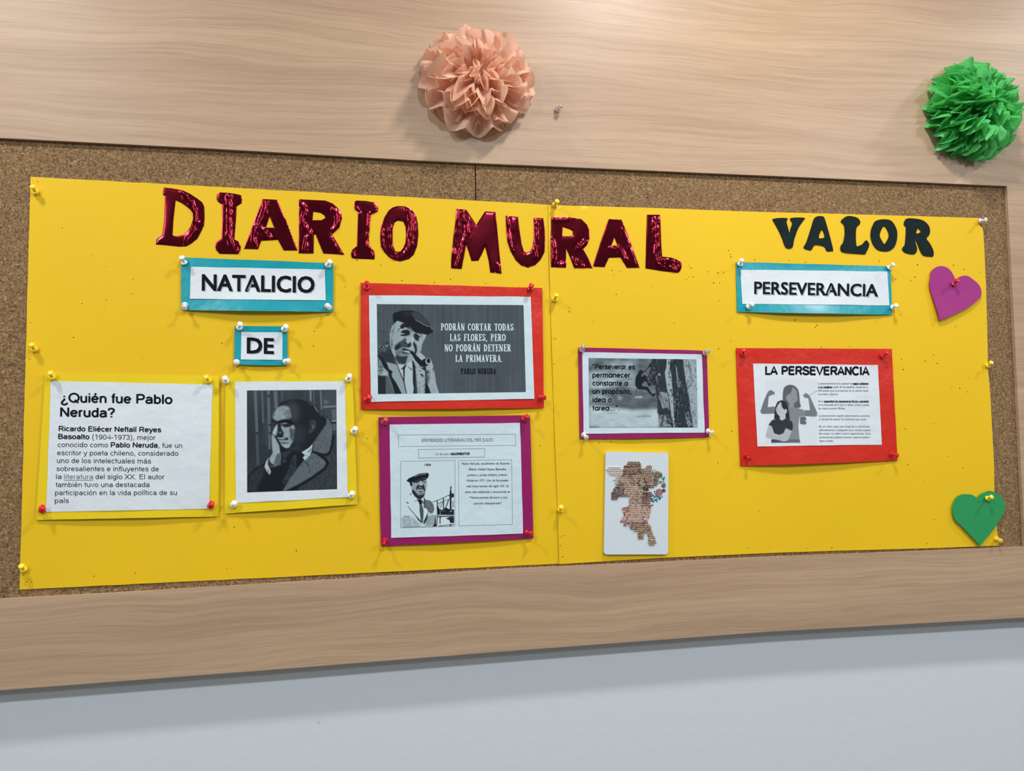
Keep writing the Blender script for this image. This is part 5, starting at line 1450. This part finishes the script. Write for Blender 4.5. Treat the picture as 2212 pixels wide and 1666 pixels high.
leaves(745, 590, 50, 16, (60, 64, 44), (104, 104, 80)); leaves(850, 440, 60, 12, (90, 84, 60), (120, 110, 84), 0.0022); leaves(690, 520, 60, 14, (70, 74, 50), (110, 110, 84)); leaves(720, 640, 55, 16, (52, 62, 46), (96, 100, 74)); leaves(960, 440, 38, 14, (20, 110, 84), (40, 140, 110))
leaves(960, 510, 34, 10, (20, 100, 80), (40, 130, 100)); leaves(880, 735, 50, 16, (40, 104, 130), (80, 140, 160)); leaves(935, 755, 34, 8, (16, 72, 84), (40, 100, 110))
leaves(815, 770, 30, 12, (24, 70, 50), (50, 96, 70)); leaves(815, 850, 20, 7, (20, 90, 60), (50, 120, 90)); leaves(870, 660, 26, 5, (30, 70, 50), (60, 90, 70)); leaves(875, 375, 22, 5, (70, 74, 56), (110, 104, 84))
rose(790, 470, 62, (176, 150, 132), (140, 112, 94), 0.0026); rose(900, 410, 38, (160, 130, 96), (130, 100, 76), 0.0024); rose(700, 560, 34, (170, 164, 140), (140, 130, 104), 0.0026)
rose(925, 665, 48, (176, 130, 140), (130, 90, 100), 0.0007); rose(985, 570, 32, (150, 116, 128), (100, 66, 80), 0.0007); rose(985, 640, 24, (110, 76, 84), (80, 56, 60), 0.0007)
mesh('flower_print', FV, FF, PRINT, tile, cols=np.array(FC))['label'] = 'muted printed roses and green leaves beside the beads'

# ------------------------------------------------------------------ push pins
def lathe(prof, k=20):
    V = []; F = []
    rings = []
    for (r, z) in prof:
        if r == 0:
            rings.append([len(V)]); V.append((0, 0, z))
        else:
            rings.append(list(range(len(V), len(V) + k)))
            V += [(r * math.cos(i / k * 6.28318), r * math.sin(i / k * 6.28318), z) for i in range(k)]
    for a, b in zip(rings, rings[1:]):
        for i in range(k):
            j = (i + 1) % k
            if len(a) == 1: F.append((a[0], b[j], b[i]))
            elif len(b) == 1: F.append((a[i], a[j], b[0]))
            else: F.append((a[i], a[j], b[j], b[i]))
    if len(rings[0]) == 1:
        F = [f[::-1] if False else f for f in F]
    return V, F


PROF = {'collar': [(0, .0010), (.0040, .0010), (.0051, .0017), (.0053, .0023), (.0050, .0029), (.0036, .0036), (.0026, .0043), (0, .0043)],
        'grip': [(0, .0038), (.0028, .0038), (.0022, .0060), (.0020, .0080), (.0022, .0100), (.0029, .0119), (0, .0119)],
        'cap': [(0, .0115), (.0030, .0115), (.0042, .0121), (.0046, .0130), (.0044, .0138), (.0034, .0144), (.0012, .0146), (0, .0146)],
        'needle': [(0, -.0065), (.0003, -.0050), (.0005, -.0040), (.0005, .0014), (0, .0014)]}
PINMAT = {'white': PINW, 'yellow': PINY, 'red': PINR, 'clear': PINC, 'pink': PINP}
protos = {}


def pin(base, head, colour, label, depth, group):
    b = P(*base, depth + 0.0026); h = P(*head, depth + 0.0138)
    ax_ = Vector(h - b).normalized(); b = b - np.array(list(ax_)) * 0.0026
    # the head never leans more than about 35 degrees away from the paper
    if colour not in protos:
        root = bpy.data.objects.new('push_pin', None); C.objects.link(root); root.empty_display_size = 0.01
        for part in ('collar', 'grip', 'cap', 'needle'):
            V_, F_2 = lathe(PROF[part])
            me = bpy.data.meshes.new(part); me.from_pydata(V_, [], F_2); me.update()
            me.polygons.foreach_set('use_smooth', [True] * len(me.polygons))
            bm_ = bmesh.new(); bm_.from_mesh(me); bmesh.ops.recalc_face_normals(bm_, faces=bm_.faces); bm_.to_mesh(me); bm_.free()
            me.materials.append(STEEL if part == 'needle' else PINMAT[colour])
            o = bpy.data.objects.new(part, me); C.objects.link(o); o.parent = root
        protos[colour] = root
    else:
        src = protos[colour]; root = src.copy(); C.objects.link(root)
        for ch in list(src.children):
            c2 = ch.copy(); C.objects.link(c2); c2.parent = root
    root.rotation_euler = ax_.to_track_quat('Z', 'Y').to_euler()
    root.location = tuple(b)
    for kk in list(root.keys()):
        del root[kk]
    tag(root, label, 'push pin', group)


def npins(nt, what, group, lst):
    for base, head, col, where in lst:
        pin(base, head, col, '%s push pin at the %s of %s' % (col if col != 'pink' else 'clear pink', where, what), float(nt.depth(*base)) + 0.0004, group)


TLc, TRc, BLc, BRc = 'top left corner', 'top right corner', 'bottom left corner', 'bottom right corner'
npins(N_NAT, 'the teal NATALICIO strip', 'pins holding the NATALICIO strip', [((397.4, 566.8), (391.3, 553.7), 'white', TLc), ((708.4, 572.6), (713.6, 563.6), 'white', TRc), ((399.4, 659.3), (397.4, 666.6), 'white', BLc), ((707.2, 661.4), (713, 665.5), 'white', BRc)])
npins(N_DE, 'the small teal DE card', 'pins holding the DE card', [((517, 707.7), (519.4, 698), 'white', TLc), ((613.9, 711.2), (618.9, 703.8), 'white', TRc), ((510.9, 783), (510.5, 781.9), 'white', BLc), ((617.3, 781.6), (624.4, 779.5), 'white', BRc)])
npins(N_POR, 'the cheek-on-hand portrait', 'pins holding the cheek-on-hand portrait', [((488, 822.6), (485.3, 816), 'white', TLc), ((752, 819.4), (756.4, 809.4), 'white', TRc), ((763.8, 932), (768.8, 924.2), 'white', 'middle of the right edge'), ((504.3, 1090.5), (506.4, 1086.5), 'white', BLc), ((758.3, 1070.7), (761.7, 1064.9), 'white', BRc)])
npins(N_QUI, 'the large text page', 'pins holding the large text page', [((111.9, 814.6), (108.2, 803.3), 'yellow', TLc), ((449.7, 822.1), (444.3, 812.4), 'yellow', TRc), ((90.9, 1102), (91.3, 1094.5), 'red', BLc), ((455, 1093), (457.7, 1085.8), 'red', BRc)])
npins(N_PER, 'the teal PERSEVERANCIA strip', 'pins holding the PERSEVERANCIA strip', [((1599, 570.4), (1603.5, 560.3), 'white', TLc), ((1921.3, 578), (1931.4, 570.4), 'white', TRc), ((1616.7, 662.8), (1626.8, 656.5), 'white', BLc), ((1928.9, 664), (1937, 659.7), 'white', BRc)])
npins(N_CLI, 'the rock climber picture', 'pins holding the climber picture', [((1257.2, 755.4), (1260.6, 747.2), 'clear', TLc), ((1522.7, 762), (1532.1, 758.3), 'clear', TRc), ((1261.3, 939.6), (1268, 947), 'white', BLc), ((1529.6, 931.7), (1541, 935.6), 'white', BRc)])
npins(N_LAP, 'the red-backed LA PERSEVERANCIA page', 'pins holding the LA PERSEVERANCIA page', [((1605.6, 764.4), (1607, 753.5), 'red', TLc), ((1906.7, 769.8), (1920, 760.4), 'red', TRc), ((1613.4, 985), (1619.7, 994), 'red', BLc), ((1927, 981.4), (1942.5, 985.9), 'red', BRc)])
npins(N_PIP, 'the red-backed pipe smoker poster', 'pins holding the pipe smoker poster', [((792, 620.4), (792.6, 608.3), 'red', TLc), ((1146, 623.2), (1148.5, 615.8), 'red', TRc), ((793, 863.2), (800.4, 856.7), 'red', BLc), ((1168.3, 859.5), (1176.7, 859.1), 'red', BRc)])
npins(N_EFE, 'the magenta-backed anniversaries page', 'pins holding the anniversaries page', [((829.5, 912.6), (835.1, 904.2), 'pink', TLc), ((1131.9, 905.1), (1140.3, 897.7), 'red', TRc), ((831.4, 1168.4), (828.2, 1179.6), 'red', BLc), ((1138.4, 1150.7), (1152, 1153.5), 'red', BRc)])
gy = 'pins holding the yellow cardboard sheets'
for base, head, col, lab in (((76, 414.3), (69.4, 400.7), 'yellow', 'yellow push pin at the top left corner of the left yellow cardboard'), ((73.9, 754.5), (65.9, 742), 'yellow', 'yellow push pin midway down the left edge of the left yellow cardboard'),
                             ((50.5, 1230), (44.5, 1220.8), 'yellow', 'yellow push pin at the bottom left corner of the left yellow cardboard'), ((1198.5, 442), (1204.3, 433.7), 'yellow', 'yellow push pin at the top of the joint between the cardboards'),
                             ((1198.5, 646.8), (1203, 635.3), 'yellow', 'yellow push pin on the cardboard joint, right of the pipe smoker poster'), ((1210.2, 1101.4), (1212.9, 1094.2), 'yellow', 'yellow push pin low on the cardboard joint, left of the beaded tile'),
                             ((2118.3, 477), (2131.2, 474.6), 'white', 'white push pin at the notched top right corner of the right cardboard'), ((2135, 789.6), (2143, 782), 'yellow', 'yellow push pin midway down the right edge of the right yellow cardboard'),
                             ((2153.4, 1165.3), (2162, 1168.6), 'yellow', 'yellow push pin at the bottom right cardboard corner, below the green heart')):
    pin(base, head, col, lab, float(ydepth(*base)) + 0.0006, gy)
pin((2134, 1076.7), (2143.2, 1073.5), 'yellow', 'yellow push pin through the right lobe of the green heart', 0.0352, None)
pin((2061, 613.4), (2069.9, 604), 'red', 'red push pin through the top of the purple heart', 0.0342, None)
pin((1204.5, 236), (1214, 227.5), 'clear', 'lone clear push pin in the wood right of the peach flower', FACE + 0.0003, None)

# ------------------------------------------------------------------ tissue paper flowers
def pompom(basepx, Rad, rings, material, label, seed, kf, amp, nu=13, nv=9, torn=0.06, flat=False, jag=0.0, zs=1.0):
    r_ = random.Random(seed)
    base = P(*basepx, FACE)
    root = thing('tissue_flower', base, label, 'paper flower', 'tissue paper flowers on the wood')
    for ri, (cnt, alpha, Lr, dphi) in enumerate(rings):
        for k in range(cnt):
            phi0 = 2 * math.pi * (k + r_.uniform(-.25, .25)) / cnt + ri * 0.7
            al = math.radians(alpha + r_.uniform(-6, 6)); L = Rad * Lr * r_.uniform(0.9, 1.08)
            ph = r_.uniform(0, 6.28); ph2 = r_.uniform(0, 6.28); curl = r_.uniform(-.10, .22); kk = kf * r_.uniform(.75, 1.3); am = amp * r_.uniform(.6, 1.35)
            dp = dphi * r_.uniform(.85, 1.2); lean = r_.uniform(-.25, .25)
            V = []
            for i in range(nu):
                s = -1 + 2 * i / (nu - 1)
                x_ = s * kk + ph / 6.28
                tri = abs((x_ % 1) * 2 - 1) * 2 - 1
                rag = 1 + torn * math.sin(5.1 * s + ph2) + torn * .6 * math.sin(11.3 * s + ph) + jag * (tri * 0.5) - 0.10 * s * s
                for j in range(nv):
                    t = j / (nv - 1)
                    a2 = al + am * tri * t ** 1.2 * (0.9 - 0.2 * t) + curl * t * t + 0.05 * math.sin(9 * t + ph + 3 * s) * t
                    a2 = min(a2, math.radians(89))
                    f2 = phi0 + s * dp * (0.5 + 0.5 * t) + lean * t * t + 0.05 * math.sin(7 * t + ph2)
                    rr = L * t * rag if j == nv - 1 else L * t * (1 + (rag - 1) * t)
                    d = np.array([math.sin(a2) * math.cos(f2), -math.cos(a2), math.sin(a2) * math.sin(f2) * zs])
                    V.append(base + d * rr + np.array([0, -0.006 * (1 - t) - 0.0015, 0]))
            V = np.array(V); V[:, 1] = np.minimum(V[:, 1], -FACE - 0.0005 - 0.0025 * r_.random())
            mesh('petal', V, grid_faces(nu, nv), material, root, smooth=not flat)
    return root


pompom((1026, 184), 0.101, [(8, 85, 1.0, .62), (8, 76, 1.02, .6), (7, 65, .98, .62), (7, 53, .92, .62), (6, 41, .84, .66), (5, 28, .74, .75), (3, 14, .66, 1.0)], PEACH,
       'large peach tissue paper flower with wide wavy petals on the wood above the board', 5, 1.15, .30, 23, 11, .03, False, 0.0, 0.92)
pompom((2086, 250), 0.097, [(13, 85, .98, .42), (12, 75, 1.0, .4), (12, 63, .98, .4), (11, 50, .95, .4), (9, 38, .9, .44), (7, 25, .84, .5), (5, 12, .78, .75)], GREENT,
       'green tissue paper flower with narrow spiky petals near the top right of the board', 9, 1.35, .30, 17, 9, .05, False, .03)
